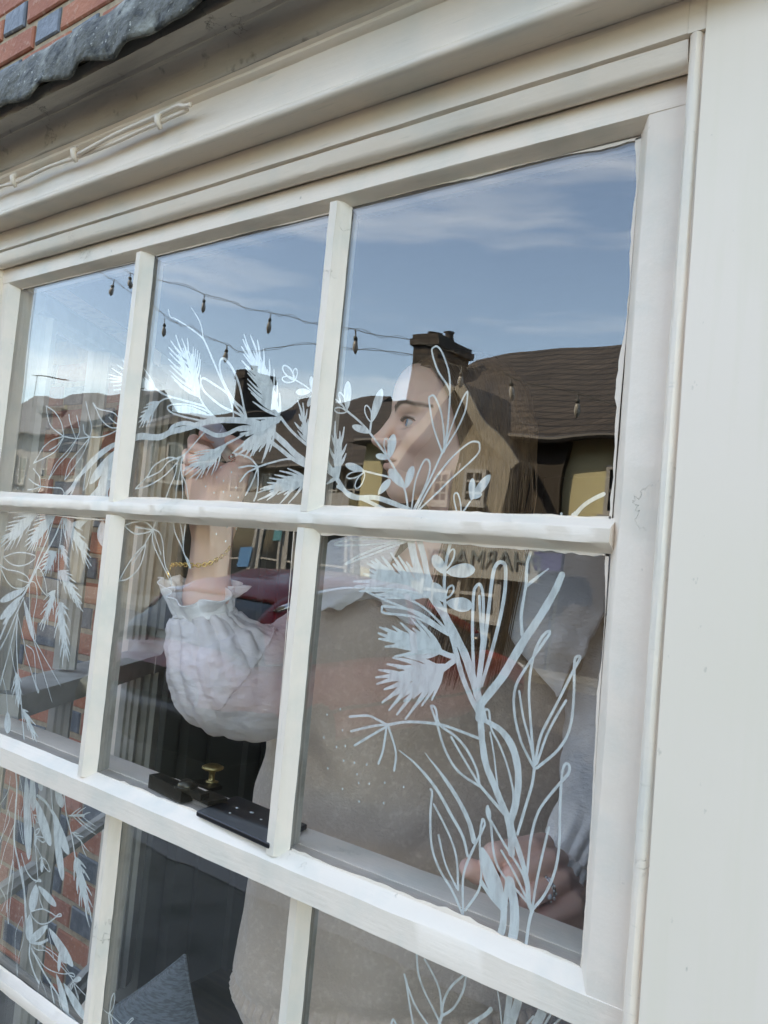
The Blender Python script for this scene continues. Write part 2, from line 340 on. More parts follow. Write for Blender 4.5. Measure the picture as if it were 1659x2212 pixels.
# head moulding over the sash, frieze
head = [(.035, .0385), (-.006, .0385), (-.019, .0395)] + arc(-.0275, .0455, .0115, -55, -160, 6) + [(-.0405, .0565), (-.0375, .0575), (-.041, .0588), (-.0445, .0595), (-.045, .0925), (.035, .0925)]
run(head, X0+.04, 1.2165, 'head_moulding', MAT['white'], .0009)
torus = [(.03, .0932), (-.0455, .0932), (-.078, .0900)] + arc(-.0835, .0955, .0068, -70, -235, 7) + [(-.0875, .1045), (-.085, .106), (-.085, .153), (-.089, .1545), (-.0925, .158), (-.0915, .163), (-.096, .166), (.03, .166)]
run(torus, X0-.03, 2.6, 'fascia', MAT['white'], .0008, 9)
# vertical bead and board right of the opening
m = MB(); n = 90
bead = [(0, .02), (0, -.020), (.0015, -.030)] + [(.0075-.0062*math.cos(math.radians(a)), -.038-.0078*math.sin(math.radians(a))) for a in (10, 40, 70, 100, 130, 160)] + [(.0142, -.0405), (.016, -.0405), (.016, .02)]
m.sweep(bead, [(1.2165, 0, .058-1.90*i/n) for i in range(n+1)], [((1, 0, 0), (0, 1, 0))]*(n+1), .0007, 17)
m.build('bead', MAT['white'], BF, auto=.6)
m = MB(); n = 60
m.sweep([(0, -.0465), (1.4, -.0465), (1.4, .12), (0, .12)], [(1.2330, 0, .0920-2.1*i/n) for i in range(n+1)], [((1, 0, 0), (0, 1, 0))]*(n+1), .0005, 27)
m.build('flat_board', MAT['board'], BF, auto=.6)
m = MB(); m.box((1.2168, -.0450, .0586), (1.2329, .10, .0922)); m.build('frieze_block', MAT['white'], BF)
# left post
m = MB(); m.sweep([(-.10, -.045), (-.040, -.045), (-.036, -.041), (-.0335, -.02), (-.0335, .02), (-.10, .09)], [(0, 0, .0925-1.95*i/60) for i in range(61)], [((1, 0, 0), (0, 1, 0))]*61, .0008, 8)
m.build('corner_post', MAT['white'], BF, auto=.6)
m = MB(); m.box((-.0335, -.005, .0380), (1.2165, .10, .0385-.0002)); 
# box frame behind, right side and below
m = MB(); m.box((1.2180, .010, -1.75), (1.30, .12, .09)); m.build('frame_jamb', MAT['inner'], BF)
m = MB(); m.box((-.10, -.075, -1.78), (2.6, .13, -1.6755)); m.build('sill', MAT['white'], BF)
m = MB(); m.box((-.10, .005, -2.05), (2.6, .12, -1.7805)); m.build('plinth', MAT['white'], BF)
# cornice and lead
leadY = -.168
crease = onY(300, 147, -.126)[2]
zl = float(onY(255, 130, leadY)[2])
zB = float(crease)
cove = [(.03, .167), (-.0965, .1665), (-.0985, .1685)]
for i in range(9):
    a = math.radians(90*i/8); cove.append((-.0985-.020*(1-math.cos(a)), .169+(zB-.169)*math.sin(a)))
cove += [(-.121, zB-.003), (-.124, zB-.004), (-.127, zB)]
for i in range(8):
    a = math.radians(90*i/7); cove.append((-.129-.030*math.sin(a), zB+(zl+.010-zB)*(1-math.cos(a))))
cove += [(leadY+.008, zl+.03), (.03, zl+.04)]
run(cove, -.34, 2.6, 'cornice', MAT['soffit'], .0014, 5, auto=.5)
low = [(0,240),(25,227),(75,220),(100,185),(160,172),(185,142),(255,130),(285,102),(350,68),(410,42),(450,5),(480,-4),(520,-30),(580,-60),(640,-78),(700,-115),(760,-150)]
up = [(0,168),(75,127),(150,85),(225,44),(300,5)]
zup = np.mean([onY(x, y, leadY)[2] for x, y in up])
lowp = [(-.36, zl+.002)] + [(onY(x, y, leadY)[0], onY(x, y, leadY)[2]) for x, y in low] + [(1.0, zl), (1.6, zl+.004), (2.6, zl)]
lx = [p[0] for p in lowp]; lz = [p[1] for p in lowp]
m = MB(); n = 300; vs = []; nz_ = 9
for i in range(n+1):
    x = -.36+2.96*i/n; zb = float(np.interp(x, lx, lz))
    for k in range(nz_+1):
        f = k/nz_; z = zb+(zup-zb)*f
        y = leadY-.003-.006*(1-f)*(.5+.5*math.sin(x*47+1.3*math.sin(x*13)))-.004*noise.noise(Vector((x*20, z*20, 2)))-.006*math.sin(math.pi*f)*.6
        vs.append((x, y, z))
    vs.append((x, leadY+.10, zup+.025)); vs.append((x, .21, zup+.07))
W_ = nz_+3
m.add(vs, [(i*W_+k, (i+1)*W_+k, (i+1)*W_+k+1, i*W_+k+1) for i in range(n) for k in range(W_-1)])
o = m.build('lead_flashing', MAT['lead'], BF, smooth=True)
s_ = o.modifiers.new('thick', 'SOLIDIFY'); s_.thickness = .004; s_.offset = 1
print('CORNICE', zB, zl, zup)
# painted cable with clips along the top of the fascia
cab = thing('cable', 'thin painted over cable clipped along the top of the fascia', 'cable')
pts = []
for x, y in [(-60, 435), (0, 404), (36, 394), (105, 361), (167, 340), (250, 307), (300, 284), (345, 265), (372, 252), (398, 241), (405, 236)]:
    pts.append(onY(x, y, -.100))
m = MB(); m.tube(smooth_poly(pts, 5), .0030, 8); m.build('cable_run', MAT['white'], cab, smooth=True)
pts = [onY(x, y, -.106) for x, y in [(170, 333), (250, 290), (330, 254), (360, 240), (385, 228), (400, 229), (412, 226)]]
m = MB(); m.tube(smooth_poly(pts, 5), .0030, 8); m.build('cable_run', MAT['white'], cab, smooth=True)
for x, y in [(36, 392), (167, 337), (349, 265)]:
    p = onY(x, y, -.102); m = MB()
    m.tube([p+np.array([0, 0, -.010]), p+np.array([0, -.006, -.004]), p+np.array([0, -.008, .004]), p+np.array([0, -.002, .012])], [.003, .0042, .0045, .003], 8)
    m.build('clip', MAT['white'], cab, smooth=True)

# ------------------------------------------------------------------ brick walls of the house (Flemish bond, red stretchers and blue headers)
def brick_wall(T, x0, x1, z0, z1, yf, name, depth=.03, seed=1, sc=1.0):
    rnd = random.Random(seed); m = MB(); m.cur = 2
    m.box((x0, yf+.006, z0), (x1, yf+.22, z1))
    z = z0+.005; c = 0
    while z+.065*sc < z1:
        x = x0 + (0 if c % 2 == 0 else -.1685*sc); st = c % 2
        k = 0
        while x < x1:
            L = (.213 if k % 2 == 0 else .1015)*sc
            a, b = max(x, x0), min(x+L, x1)
            if b-a > .02:
                m.cur = 0 if k % 2 == 0 or rnd.random() < .04 else 1
                y = yf+rnd.uniform(-.003, .003); bz = z+rnd.uniform(-.002, .002); t = rnd.uniform(.058, .064)*sc; e = .004
                q = [rnd.uniform(-.003, .003) for _ in range(8)]
                vs = [(a+q[0], y+.004, bz+q[1]), (b+q[2], y+.004, bz+q[3]), (b+q[4], y+.004, bz+t+q[5]), (a+q[6], y+.004, bz+t+q[7]),
                      (a+e+q[0], y, bz+e+q[1]), (b-e+q[2], y, bz+e+q[3]), (b-e+q[4], y, bz+t-e+q[5]), (a+e+q[6], y, bz+t-e+q[7])]
                bk = [(v[0], yf+.012, v[2]) for v in vs[:4]]
                m.add(vs+bk, [(4, 5, 6, 7), (0, 1, 5, 4), (1, 2, 6, 5), (2, 3, 7, 6), (3, 0, 4, 7), (8, 9, 1, 0), (9, 10, 2, 1), (10, 11, 3, 2), (11, 8, 0, 3)])
            x += L+.012*sc; k += 1
        z += .075*sc; c += 1
    return m.build(name, [MAT['red_brick'], MAT['blue_brick'], MAT['mortar']], T)
HB = thing('shop_house', 'red brick house wall with dark blue headers behind and above the bay', 'building')
brick_wall(HB, -3.4, -.62, -2.05, zup+.02, .88, 'wall', seed=2, sc=1.2)
m = MB(); m.box((-22, .95, -2.05), (-3.4, 1.2, zup+.3)); m.build('side_wall', MAT['mortar'], HB)
brick_wall(HB, -3.4, 2.6, zup+.045, zup+1.3, .20, 'wall', seed=4)
m = MB(); m.box((-22, .43, zup+.05), (6.6, 5.5, 6.2)); m.build('upper_storey', MAT['mortar'], HB)
m = MB(); v = [(-22.2, .0, 6.2), (6.8, .0, 6.2), (6.8, 5.9, 6.2), (-22.2, 5.9, 6.2), (-22.2, 3.1, 8.6), (6.8, 3.1, 8.6)]
m.add(v, [(0, 1, 5, 4), (2, 3, 4, 5), (1, 2, 5), (3, 0, 4), (3, 2, 1, 0)]); 
m.build('roof', mat('roof_tiles', (.09, .065, .05), .9, bump=[((1, 1, 8), 6, .8, .05)]), HB)
# ------------------------------------------------------------------ flowers painted by hand on the inside of the panes
def paint_mat():
    m = bpy.data.materials.new('pale_paint_marker'); m.use_nodes = True; t = m.node_tree; b = t.nodes['Principled BSDF']
    b.inputs['Base Color'].default_value = (.80, .85, .82, 1); b.inputs['Roughness'].default_value = .7; b.inputs['Specular IOR Level'].default_value = .2
    out = t.nodes['Material Output']; tr = t.nodes.new('ShaderNodeBsdfTransparent'); mx = t.nodes.new('ShaderNodeMixShader')
    tc = t.nodes.new('ShaderNodeTexCoord'); mp = t.nodes.new('ShaderNodeMapping'); mp.inputs['Scale'].default_value = (1, 1, .35); mp.inputs['Rotation'].default_value = (0, .5, 0)
    nz = t.nodes.new('ShaderNodeTexNoise'); nz.inputs['Scale'].default_value = 130; nz.inputs['Detail'].default_value = 3
    r = t.nodes.new('ShaderNodeMapRange'); r.inputs['From Min'].default_value = .42; r.inputs['From Max'].default_value = .75; r.inputs['To Min'].default_value = .05; r.inputs['To Max'].default_value = .40
    t.links.new(tc.outputs['Object'], mp.inputs[0]); t.links.new(mp.outputs[0], nz.inputs['Vector']); t.links.new(nz.outputs['Fac'], r.inputs[0])
    t.links.new(r.outputs[0], mx.inputs['Fac']); t.links.new(b.outputs[0], mx.inputs[1]); t.links.new(tr.outputs[0], mx.inputs[2]); t.links.new(mx.outputs[0], out.inputs['Surface'])
    return m
MAT['paint'] = paint_mat()
CR = {'A': (0, 531, .28), 'B': (265.4, 597.2, .28), 'C': (663.6, 597.2, .44), 'D': (0, 1061.7, .255), 'E': (199, 1061.7, .28),
      'F': (663.6, 1128, .42), 'G': (663.6, 1592.6, .42), 'H': (0, 1592.6, .28), 'K': (0, 1891.2, .16), 'L': (763, 1990.7, .32)}
class Paint:
    """strokes are traced on the pane itself: every point is a real place on the glass"""
    def __init__(s, crop, Y):
        s.o = CR[crop]; s.Y = Y; s.m = MB(); s.k = 0; s.d = []
    def P(s, p):
        q = onY(s.o[0]+p[0]*s.o[2], s.o[1]+p[1]*s.o[2], s.Y); return q
    def stroke(s, pts, w, w2=None, w1=None, sm=5, wob=.12):
        """w width in the middle, w1 at the start, w2 at the end (crop pixels)"""
        q = smooth_poly([s.P(p) for p in pts], sm); n = len(q); sc = s.o[2]
        w1 = w if w1 is None else w1; w2 = w if w2 is None else w2
        s.k += 1; y0 = s.Y + .000035*(s.k % 40)
        L = []; Rr = []
        for i, p in enumerate(q):
            t = q[min(i+1, n-1)]-q[max(i-1, 0)]; d = np.array([t[0], t[2]]); d /= np.linalg.norm(d)+1e-12
            f = i/(n-1); ww = (w1+(w-w1)*min(1, f*3)) if f < .34 else (w+(w2-w)*max(0, (f-.34)/.66))
            ww *= 1+wob*noise.noise(Vector((p[0]*90, s.k*1.3, p[2]*90)))
            h = px2m(ww*sc, p)*.52
            yy = y0+i*.0000012
            L.append((p[0]-d[1]*h, yy, p[2]+d[0]*h)); Rr.append((p[0]+d[1]*h, yy, p[2]-d[0]*h))
        # rounded ends
        def cap(p, d, h, y): return [(p[0]+d[0]*h*math.cos(a)-d[1]*h*math.sin(a), y, p[2]+d[1]*h*math.cos(a)+d[0]*h*math.sin(a)) for a in (math.radians(55), 0, math.radians(-55))]
        vs = L+Rr; s.m.add(vs, [(i, i+1, n+i+1, n+i) for i in range(n-1)])
        for e, sg in ((0, -1), (n-1, 1)):
            t = (q[1]-q[0]) if e == 0 else (q[-1]-q[-2]); d = np.array([t[0], t[2]])*sg; d /= np.linalg.norm(d)+1e-12
            a, b = L[e], Rr[e]; h = math.hypot(a[0]-b[0], a[2]-b[2])/2
            if h > 2e-4:
                c = cap(q[e], d, h, a[1]); s.m.add(([a]+c+[b]) if sg > 0 else ([b]+c+[a]), [(0, 1, 2, 3, 4)])
    def poly(s, pts, sm=4):
        q = smooth_poly([s.P(p) for p in pts], sm, closed=True); s.k += 1; y = s.Y+.000035*(s.k % 40)+.00001
        c = sum(q)/len(q); n = len(q)
        s.m.add([(c[0], y, c[2])]+[(p[0], y, p[2]) for p in q], [(0, 1+i, 1+(i+1) % n) for i in range(n)])
    def leaf(s, a, b, w, fill=True, lw=8, bend=0.0):
        a = np.array(a, float); b = np.array(b, float); d = b-a; nrm = np.array([-d[1], d[0]])/np.linalg.norm(d)
        prof = [(0, 0), (.18, .30), (.4, .46), (.62, .52), (.82, .42), (.95, .22), (1, 0)]
        l = [a+d*t+nrm*(w*k+bend*math.sin(math.pi*t)) for t, k in prof]; r = [a+d*t-nrm*(w*k-bend*math.sin(math.pi*t)) for t, k in prof]
        loop = l+r[::-1][1:-1]
        if fill:
            s.k += 1; y = s.Y+.000035*(s.k % 40); n = len(l)
            L_ = smooth_poly([s.P(p) for p in l], 3); R_ = smooth_poly([s.P(p) for p in r], 3); n = len(L_)
            s.m.add([(p[0], y, p[2]) for p in L_+R_], [(i, i+1, n+i+1, n+i) for i in range(n-1)])
        else:
            s.stroke(l+r[::-1], lw, sm=3)
    def plume(s, spine, tips, w, core=.55):
        sp = [np.array(p, float) for p in spine]; base, end = sp[0], sp[-1]; ax = end-base; L2 = float(ax@ax)
        for k, t in enumerate(tips):
            t = np.array(t, float); f = float((t-base)@ax)/L2; dist = np.linalg.norm(t-(base+ax*f))/math.sqrt(L2)
            f0 = max(0.0, min(1.0, f-.95*dist-.25))
            st = base+ax*f0; mid = (st+t)/2; nn = (t-(base+ax*f)); nn = nn/(np.linalg.norm(nn)+1e-6)
            mid = mid+nn*np.linalg.norm(t-st)*.05
            s.stroke([st, mid, t], w*1.35, w2=w*.5, w1=w*.8, sm=5)
        # solid body where the barbs run together
        pts = []
        for t in tips:
            t = np.array(t, float); f = float((t-base)@ax)/L2; q = base+ax*max(0, min(1, f-.1)); pts.append(q+(t-q)*core*.8)
        for i in range(len(pts)-1):
            s.stroke([base, (base+pts[i]+pts[i+1])/3*1.0, (pts[i]+pts[i+1])/2], w*1.5, w2=w*.6, w1=w, sm=3)
    def dots(s, pts, r):
        for (x, y) in pts:
            c = s.P((x, y)); h = px2m(r*s.o[2], c); m = MB()
            m.add([(c[0]+h*.95*math.cos(a), s.Y+.0015, c[2]+h*1.15*math.sin(a)) for a in [math.pi*2*i/10 for i in range(10)]], [tuple(range(10))]); s.d.append(m)
    def done(s, name, pane):
        """strokes that touch stay one painted piece, strokes that stand apart become pieces of their own"""
        V = np.array(s.m.v); n = len(V); par = list(range(n))
        def find(i):
            while par[i] != i: par[i] = par[par[i]]; i = par[i]
            return i
        for f in s.m.f:
            r0 = find(f[0])
            for i in f[1:]: par[find(i)] = r0
        cell = {}
        for i, v in enumerate(V): cell.setdefault((int(v[0]/.004), int(v[2]/.004)), []).append(i)
        for (cx, cz), l in cell.items():
            for i in l[1:]: par[find(i)] = find(l[0])
            for d in ((1, 0), (0, 1), (1, 1), (1, -1)):
                o = cell.get((cx+d[0], cz+d[1]))
                if o and abs(V[o[0]][0]-V[l[0]][0]) < .005 and abs(V[o[0]][2]-V[l[0]][2]) < .005: par[find(o[0])] = find(l[0])
        groups = {}
        for f, mi in zip(s.m.f, s.m.m): groups.setdefault(find(f[0]), []).append(f)
        for g in groups.values():
            ids = sorted({i for f in g for i in f}); mp_ = {i: k for k, i in enumerate(ids)}; m = MB()
            m.add([s.m.v[i] for i in ids], [tuple(mp_[i] for i in f) for f in g]); m.build(name, MAT['paint'], pane)
        for m in s.d: m.build('painted_dot', MAT['paint'], pane)
GY = .0042
P1, P2, P3, Q1, Q2, Q3 = PU
# top right pane
p = Paint('C', GY)
p.stroke([(100, 935), (150, 1000), (190, 1060), (240, 1085), (330, 1085), (400, 1105), (500, 1145)], 24)
p.stroke([(150, 1030), (215, 1070), (290, 1100), (375, 1142)], 18)
p.plume([(150, 985), (150, 850)], [(137, 712), (160, 760), (181, 740), (192, 825), (190, 870), (120, 780), (108, 840), (100, 905), (98, 960), (95, 1018)], 14)
p.done('painted_branch', P3)
p = Paint('C', GY)
p.stroke([(495, 1142), (478, 1045), (430, 945), (395, 890), (350, 825), (305, 765), (260, 715), (195, 660)], 10)
for a, b, w, f in [((195, 660), (200, 513), 36, 1), ((195, 660), (157, 568), 24, 0), ((192, 664), (134, 652), 26, 0), ((190, 650), (136, 600), 10, 1), ((313, 722), (366, 550), 40, 1), ((313, 715), (288, 633), 28, 0),
                   ((312, 768), (220, 733), 34, 1), ((402, 895), (424, 773), 40, 1), ((392, 875), (385, 795), 22, 0), ((400, 893), (335, 878), 30, 1),
                   ((282, 955), (186, 922), 36, 1), ((280, 958), (192, 985), 28, 0), ((280, 960), (238, 1040), 30, 0), ((482, 1042), (518, 930), 36, 1), ((480, 1040), (400, 945), 46, 1), ((345, 1072), (406, 996), 34, 1)]:
    p.leaf(a, b, w, bool(f), 7)
p.stroke([(306, 768), (313, 712)], 12); p.stroke([(470, 1020), (400, 985), (340, 970), (280, 955)], 9)
p.done('painted_sprig', P3)
p = Paint('C', GY)
p.stroke([(512, 1142), (530, 1010), (560, 930), (582, 898), (600, 912), (600, 960), (570, 1050), (522, 1142)], 9)
p.stroke([(552, 1142), (640, 1060), (700, 1000), (830, 880), (846, 830), (835, 812), (790, 820), (700, 900), (610, 1020), (542, 1142)], 9)
p.stroke([(530, 1142), (600, 1000), (665, 860)], 10)
p.stroke([(662, 862), (620, 740), (598, 610), (605, 588), (625, 590), (655, 660), (670, 760), (672, 850)], 9)
p.stroke([(672, 850), (700, 760), (745, 640), (780, 570), (787, 580), (775, 660), (735, 750), (680, 840)], 9)
p.stroke([(684, 800), (700, 600), (690, 540), (640, 460), (612, 370), (620, 348), (640, 345), (665, 380), (695, 470), (700, 560), (692, 700), (676, 830)], 9)
p.stroke([(668, 860), (678, 830)], 16)
p.done('painted_outline_leaves', P3)
p = Paint('C', GY)
p.stroke([(735, 1160), (720, 1090), (725, 1065), (740, 1068), (752, 1110), (756, 1160)], 8); p.stroke([(760, 1162), (800, 1105)], 9)
p.leaf((805, 1102), (812, 990), 32); p.leaf((803, 1100), (898, 973), 40); p.leaf((810, 1092), (858, 1066), 20)
p.stroke([(1303, 1186), (1350, 1130), (1400, 1095), (1455, 1068)], 20)
p.dots([(1245, 1165), (1300, 1168), (1318, 1175), (1310, 1160)], 7); p.done('painted_bud', P3)
# top middle pane
p = Paint('B', GY)
p.stroke([(85, 1245), (150, 1232), (230, 1240), (300, 1235), (370, 1200), (450, 1180), (540, 1155), (650, 1120), (760, 1108), (900, 1110), (1000, 1125), (1110, 1150), (1150, 1140)], 46, 46, 52)
p.stroke([(350, 1205), (390, 1155), (480, 1130), (560, 1150), (640, 1190), (720, 1225), (800, 1215), (900, 1170), (1000, 1165), (1100, 1160)], 32)
p.stroke([(1110, 1130), (1200, 1110)], 70, 40); p.stroke([(965, 1098), (1210, 1090)], 16); p.stroke([(1070, 1120), (1215, 1100)], 24)
p.stroke([(1130, 1180), (1250, 1290), (1330, 1370), (1425, 1440)], 46); p.stroke([(1100, 1245), (1200, 1320), (1300, 1400), (1420, 1468)], 30)
p.stroke([(1215, 1085), (1280, 1170), (1350, 1240), (1435, 1312)], 22)
p.done('painted_branch', P2)
p = Paint('B', GY)
p.plume([(1175, 1130), (1010, 1260)], [(890, 1190), (905, 1215), (845, 1362), (868, 1385), (935, 1395), (978, 1400), (1003, 1380), (1072, 1432), (1090, 1400), (1130, 1350), (900, 1310), (960, 1340)], 22, .7)
p.plume([(1435, 1312), (1385, 1120)], [(1345, 958), (1385, 975), (1418, 1025), (1425, 1100), (1322, 1125), (1345, 1190), (1355, 1060)], 17)
p.done('painted_feather', P2)
for sp, tips, w in [([(1200, 1078), (1050, 700)], [(935, 448), (983, 452), (1038, 492), (1085, 560), (1130, 640), (1165, 720), (1188, 800), (1208, 900), (925, 485), (913, 540), (930, 600), (915, 648), (945, 703), (962, 745), (960, 790), (958, 825), (965, 860), (985, 895), (1000, 965), (1215, 990)], 17),
                    ([(590, 930), (495, 640)], [(408, 452), (455, 480), (497, 478), (543, 545), (560, 560), (577, 570), (592, 595), (598, 640), (368, 495), (352, 545), (360, 590), (348, 635), (365, 685), (358, 725), (370, 765), (395, 800), (430, 840), (596, 760)], 14),
                    ([(280, 970), (170, 1070)], [(205, 975), (180, 990), (160, 1015), (140, 1050), (123, 1090), (116, 1130), (125, 1165), (150, 1165), (180, 1160), (205, 1148)], 13),
                    ([(1418, 1560), (1220, 1620)], [(1270, 1480), (1210, 1500), (1170, 1530), (1130, 1555), (1113, 1590), (1088, 1625), (1058, 1640), (1038, 1668), (1040, 1725), (1070, 1715), (1110, 1725), (1210, 1752), (1275, 1750), (1330, 1690), (1380, 1620)], 17),
                    ([(800, 1290), (640, 1430)], [(550, 1360), (520, 1382), (518, 1408), (508, 1432), (520, 1452), (480, 1475), (463, 1500), (478, 1532), (510, 1560), (560, 1570), (600, 1552), (640, 1532), (682, 1530), (712, 1500)], 13)]:
    p = Paint('B', GY); p.plume(sp, tips, w, .62); p.done('painted_feather', P2)
p = Paint('B', GY)
p.stroke([(590, 930), (630, 1000), (700, 1080), (745, 1115)], 16); p.stroke([(240, 860), (330, 915), (450, 950), (630, 1000)], 15); p.stroke([(280, 970), (320, 945), (370, 935)], 13)
p.stroke([(800, 1290), (870, 1255), (940, 1215), (1010, 1190)], 18)
p.stroke([(850, 1112), (850, 1040), (820, 930), (760, 800), (700, 660), (640, 520), (610, 470), (520, 400), (460, 360), (400, 325), (365, 310), (350, 255)], 15, 8)
p.stroke([(622, 490), (600, 370), (560, 290), (525, 240)], 10, 4)
p.stroke([(740, 1112), (620, 1112), (480, 1085), (380, 1052), (345, 1020), (355, 995), (420, 985), (520, 992), (640, 1035), (740, 1110)], 13)
for dy in (-22, 0, 22): p.stroke([(380, 1020+dy*.6), (520, 1035+dy), (700, 1095+dy*.3)], 22, 10, 8)
p.stroke([(955, 1115), (890, 1060), (760, 1000), (640, 900), (605, 840), (600, 800), (625, 785), (700, 830), (800, 900), (870, 1000), (950, 1100)], 17)
p.stroke([(960, 1110), (920, 1020), (850, 950), (770, 800), (745, 700), (755, 640), (790, 640), (850, 720), (900, 850), (930, 1000), (955, 1100)], 18)
p.done('painted_outline_leaves', P2)
p = Paint('B', GY)
p.stroke([(1465, 890), (1400, 840), (1325, 795)], 11)
p.leaf((1322, 798), (1238, 688), 52, False, 11); p.leaf((1325, 798), (1332, 710), 32, False, 10); p.leaf((1325, 802), (1228, 788), 46, False, 11)
p.leaf((1465, 892), (1452, 768), 34); p.leaf((1450, 887), (1333, 893), 52); p.leaf((1466, 905), (1425, 1005), 34)
for q in [[(1320, 1412), (1250, 1410), (1130, 1440), (1040, 1470)], [(1040, 1470), (990, 1410), (930, 1380), (858, 1365)], [(1040, 1472), (980, 1460), (893, 1475)], [(1037, 1475), (960, 1512), (903, 1582)], [(1037, 1478), (1000, 1580), (945, 1687)], [(1040, 1478), (1042, 1580), (1030, 1680), (1010, 1730)]]: p.stroke(q, 14)
p.dots([(828, 1385), (750, 1470), (832, 1508), (718, 1548), (770, 1575), (633, 1618), (867, 1628), (823, 1690), (884, 1703), (697, 1667), (770, 1660)], 7)
p.done('painted_sprig', P2)
p = Paint('B', GY)
for q, w in [([(630, 1200), (560, 1280), (490, 1360), (430, 1410), (405, 1520), (360, 1630), (325, 1725)], 11), ([(430, 1410), (350, 1398), (240, 1460), (190, 1540), (98, 1635)], 11), ([(98, 1637), (180, 1620), (290, 1560), (370, 1490), (432, 1418)], 11),
             ([(190, 1552), (290, 1500), (350, 1430), (442, 1392)], 11), ([(452, 1400), (440, 1500), (415, 1620), (405, 1732)], 9), ([(450, 1440), (455, 1560), (460, 1640), (460, 1722)], 9), ([(450, 1520), (485, 1600), (507, 1732)], 9), ([(480, 1370), (450, 1440), (452, 1530)], 14)]: p.stroke(q, w)
p.done('painted_outline_leaves', P2)
# top left pane
p = Paint('A', GY)
p.stroke([(965, 1505), (900, 1525), (780, 1610), (690, 1700), (600, 1790), (550, 1870), (495, 1925)], 34); p.stroke([(940, 1500), (800, 1570), (680, 1680), (600, 1800), (545, 1925)], 22)
p.leaf((895, 1570), (690, 1840), 62); p.leaf((905, 1640), (760, 1880), 70); p.poly([(890, 1700), (800, 1800), (730, 1885), (695, 1930), (760, 1945), (832, 1945), (835, 1890), (892, 1765)]); p.leaf((930, 1530), (800, 1760), 45)
p.done('painted_branch', P1)
p = Paint('A', GY)
for q in [[(940, 1400), (850, 1450), (770, 1475), (690, 1475), (590, 1487), (490, 1470)], [(490, 1470), (400, 1500), (330, 1560), (290, 1630), (258, 1677)], [(258, 1677), (350, 1632), (430, 1580), (492, 1480)], [(380, 1578), (440, 1540), (487, 1480)],
          [(490, 1470), (400, 1400), (370, 1330), (355, 1235)], [(355, 1235), (420, 1280), (470, 1360), (492, 1460)], [(590, 1490), (520, 1580), (430, 1680), (375, 1800)], [(375, 1802), (450, 1690), (530, 1600), (585, 1500)], [(585, 1490), (540, 1360), (530, 1300)], [(590, 1490), (612, 1420), (590, 1310)],
          [(690, 1480), (600, 1590), (530, 1680), (497, 1805)], [(497, 1805), (560, 1720), (640, 1600), (690, 1482)], [(690, 1475), (650, 1440), (640, 1380)], [(690, 1475), (705, 1400), (680, 1290), (660, 1200)],
          [(940, 1400), (850, 1400), (780, 1340), (740, 1260), (715, 1212)], [(715, 1212), (760, 1258), (870, 1285), (920, 1340), (940, 1390)], [(935, 1390), (880, 1360), (838, 1320)], [(700, 1640), (660, 1750), (640, 1885)], [(640, 1885), (668, 1850), (700, 1720), (702, 1640)],
          [(500, 1925), (470, 1872), (400, 1865), (310, 1855)], [(310, 1855), (300, 1780), (253, 1718)], [(310, 1855), (260, 1830), (220, 1798)], [(310, 1857), (260, 1875), (210, 1882)], [(312, 1858), (293, 1898)]]: p.stroke(q, 9)
p.dots([(205, 1650), (180, 1702), (135, 1722), (223, 1700), (158, 1806), (192, 1772), (127, 1770), (130, 1865), (172, 1878), (118, 1880)], 5)
p.done('painted_outline_leaves', P1)
p = Paint('A', GY)
p.plume([(1200, 1108), (1020, 1020)], [(975, 850), (945, 880), (905, 920), (862, 945), (832, 990), (825, 1020), (850, 1050), (872, 1080), (877, 1112), (1105, 940), (1130, 975), (1150, 1030), (1090, 1110), (1140, 1118), (940, 1110)], 12, .6)
p.done('painted_feather', P1)
# second row left
p = Paint('D', GY)
p.stroke([(460, 210), (400, 400), (330, 560), (300, 650), (255, 750)], 16); p.stroke([(525, 230), (470, 370), (400, 500), (330, 620), (280, 720), (240, 800), (195, 880)], 18)
p.stroke([(525, 235), (515, 400), (500, 480), (495, 600), (490, 800), (490, 950)], 13)
p.stroke([(240, 790), (200, 870), (130, 960), (60, 1100), (0, 1245)], 22); p.stroke([(200, 900), (140, 1030), (60, 1220), (0, 1335)], 15); p.stroke([(150, 1040), (90, 1300), (20, 1560), (0, 1640)], 13)
p.stroke([(145, 1050), (140, 1300), (150, 1500), (165, 1640), (180, 1800), (195, 2000), (202, 2095)], 14); p.leaf((200, 910), (285, 1260), 40); p.stroke([(275, 1230), (350, 1480), (440, 1785)], 11, 5); p.stroke([(285, 1250), (400, 1450), (512, 1648)], 9, 4)
p.leaf((215, 820), (0, 935), 60); p.leaf((185, 880), (0, 1085), 55); p.leaf((170, 930), (20, 1130), 30)
p.poly([(600, 270), (680, 240), (752, 232), (710, 275), (665, 318), (630, 295)]); p.leaf((868, 235), (908, 492), 85, bend=25)
p.stroke([(20, 1580), (50, 1700), (62, 1890)], 9); p.leaf((62, 1860), (62, 2050), 55)
p.done('painted_branch', Q1)
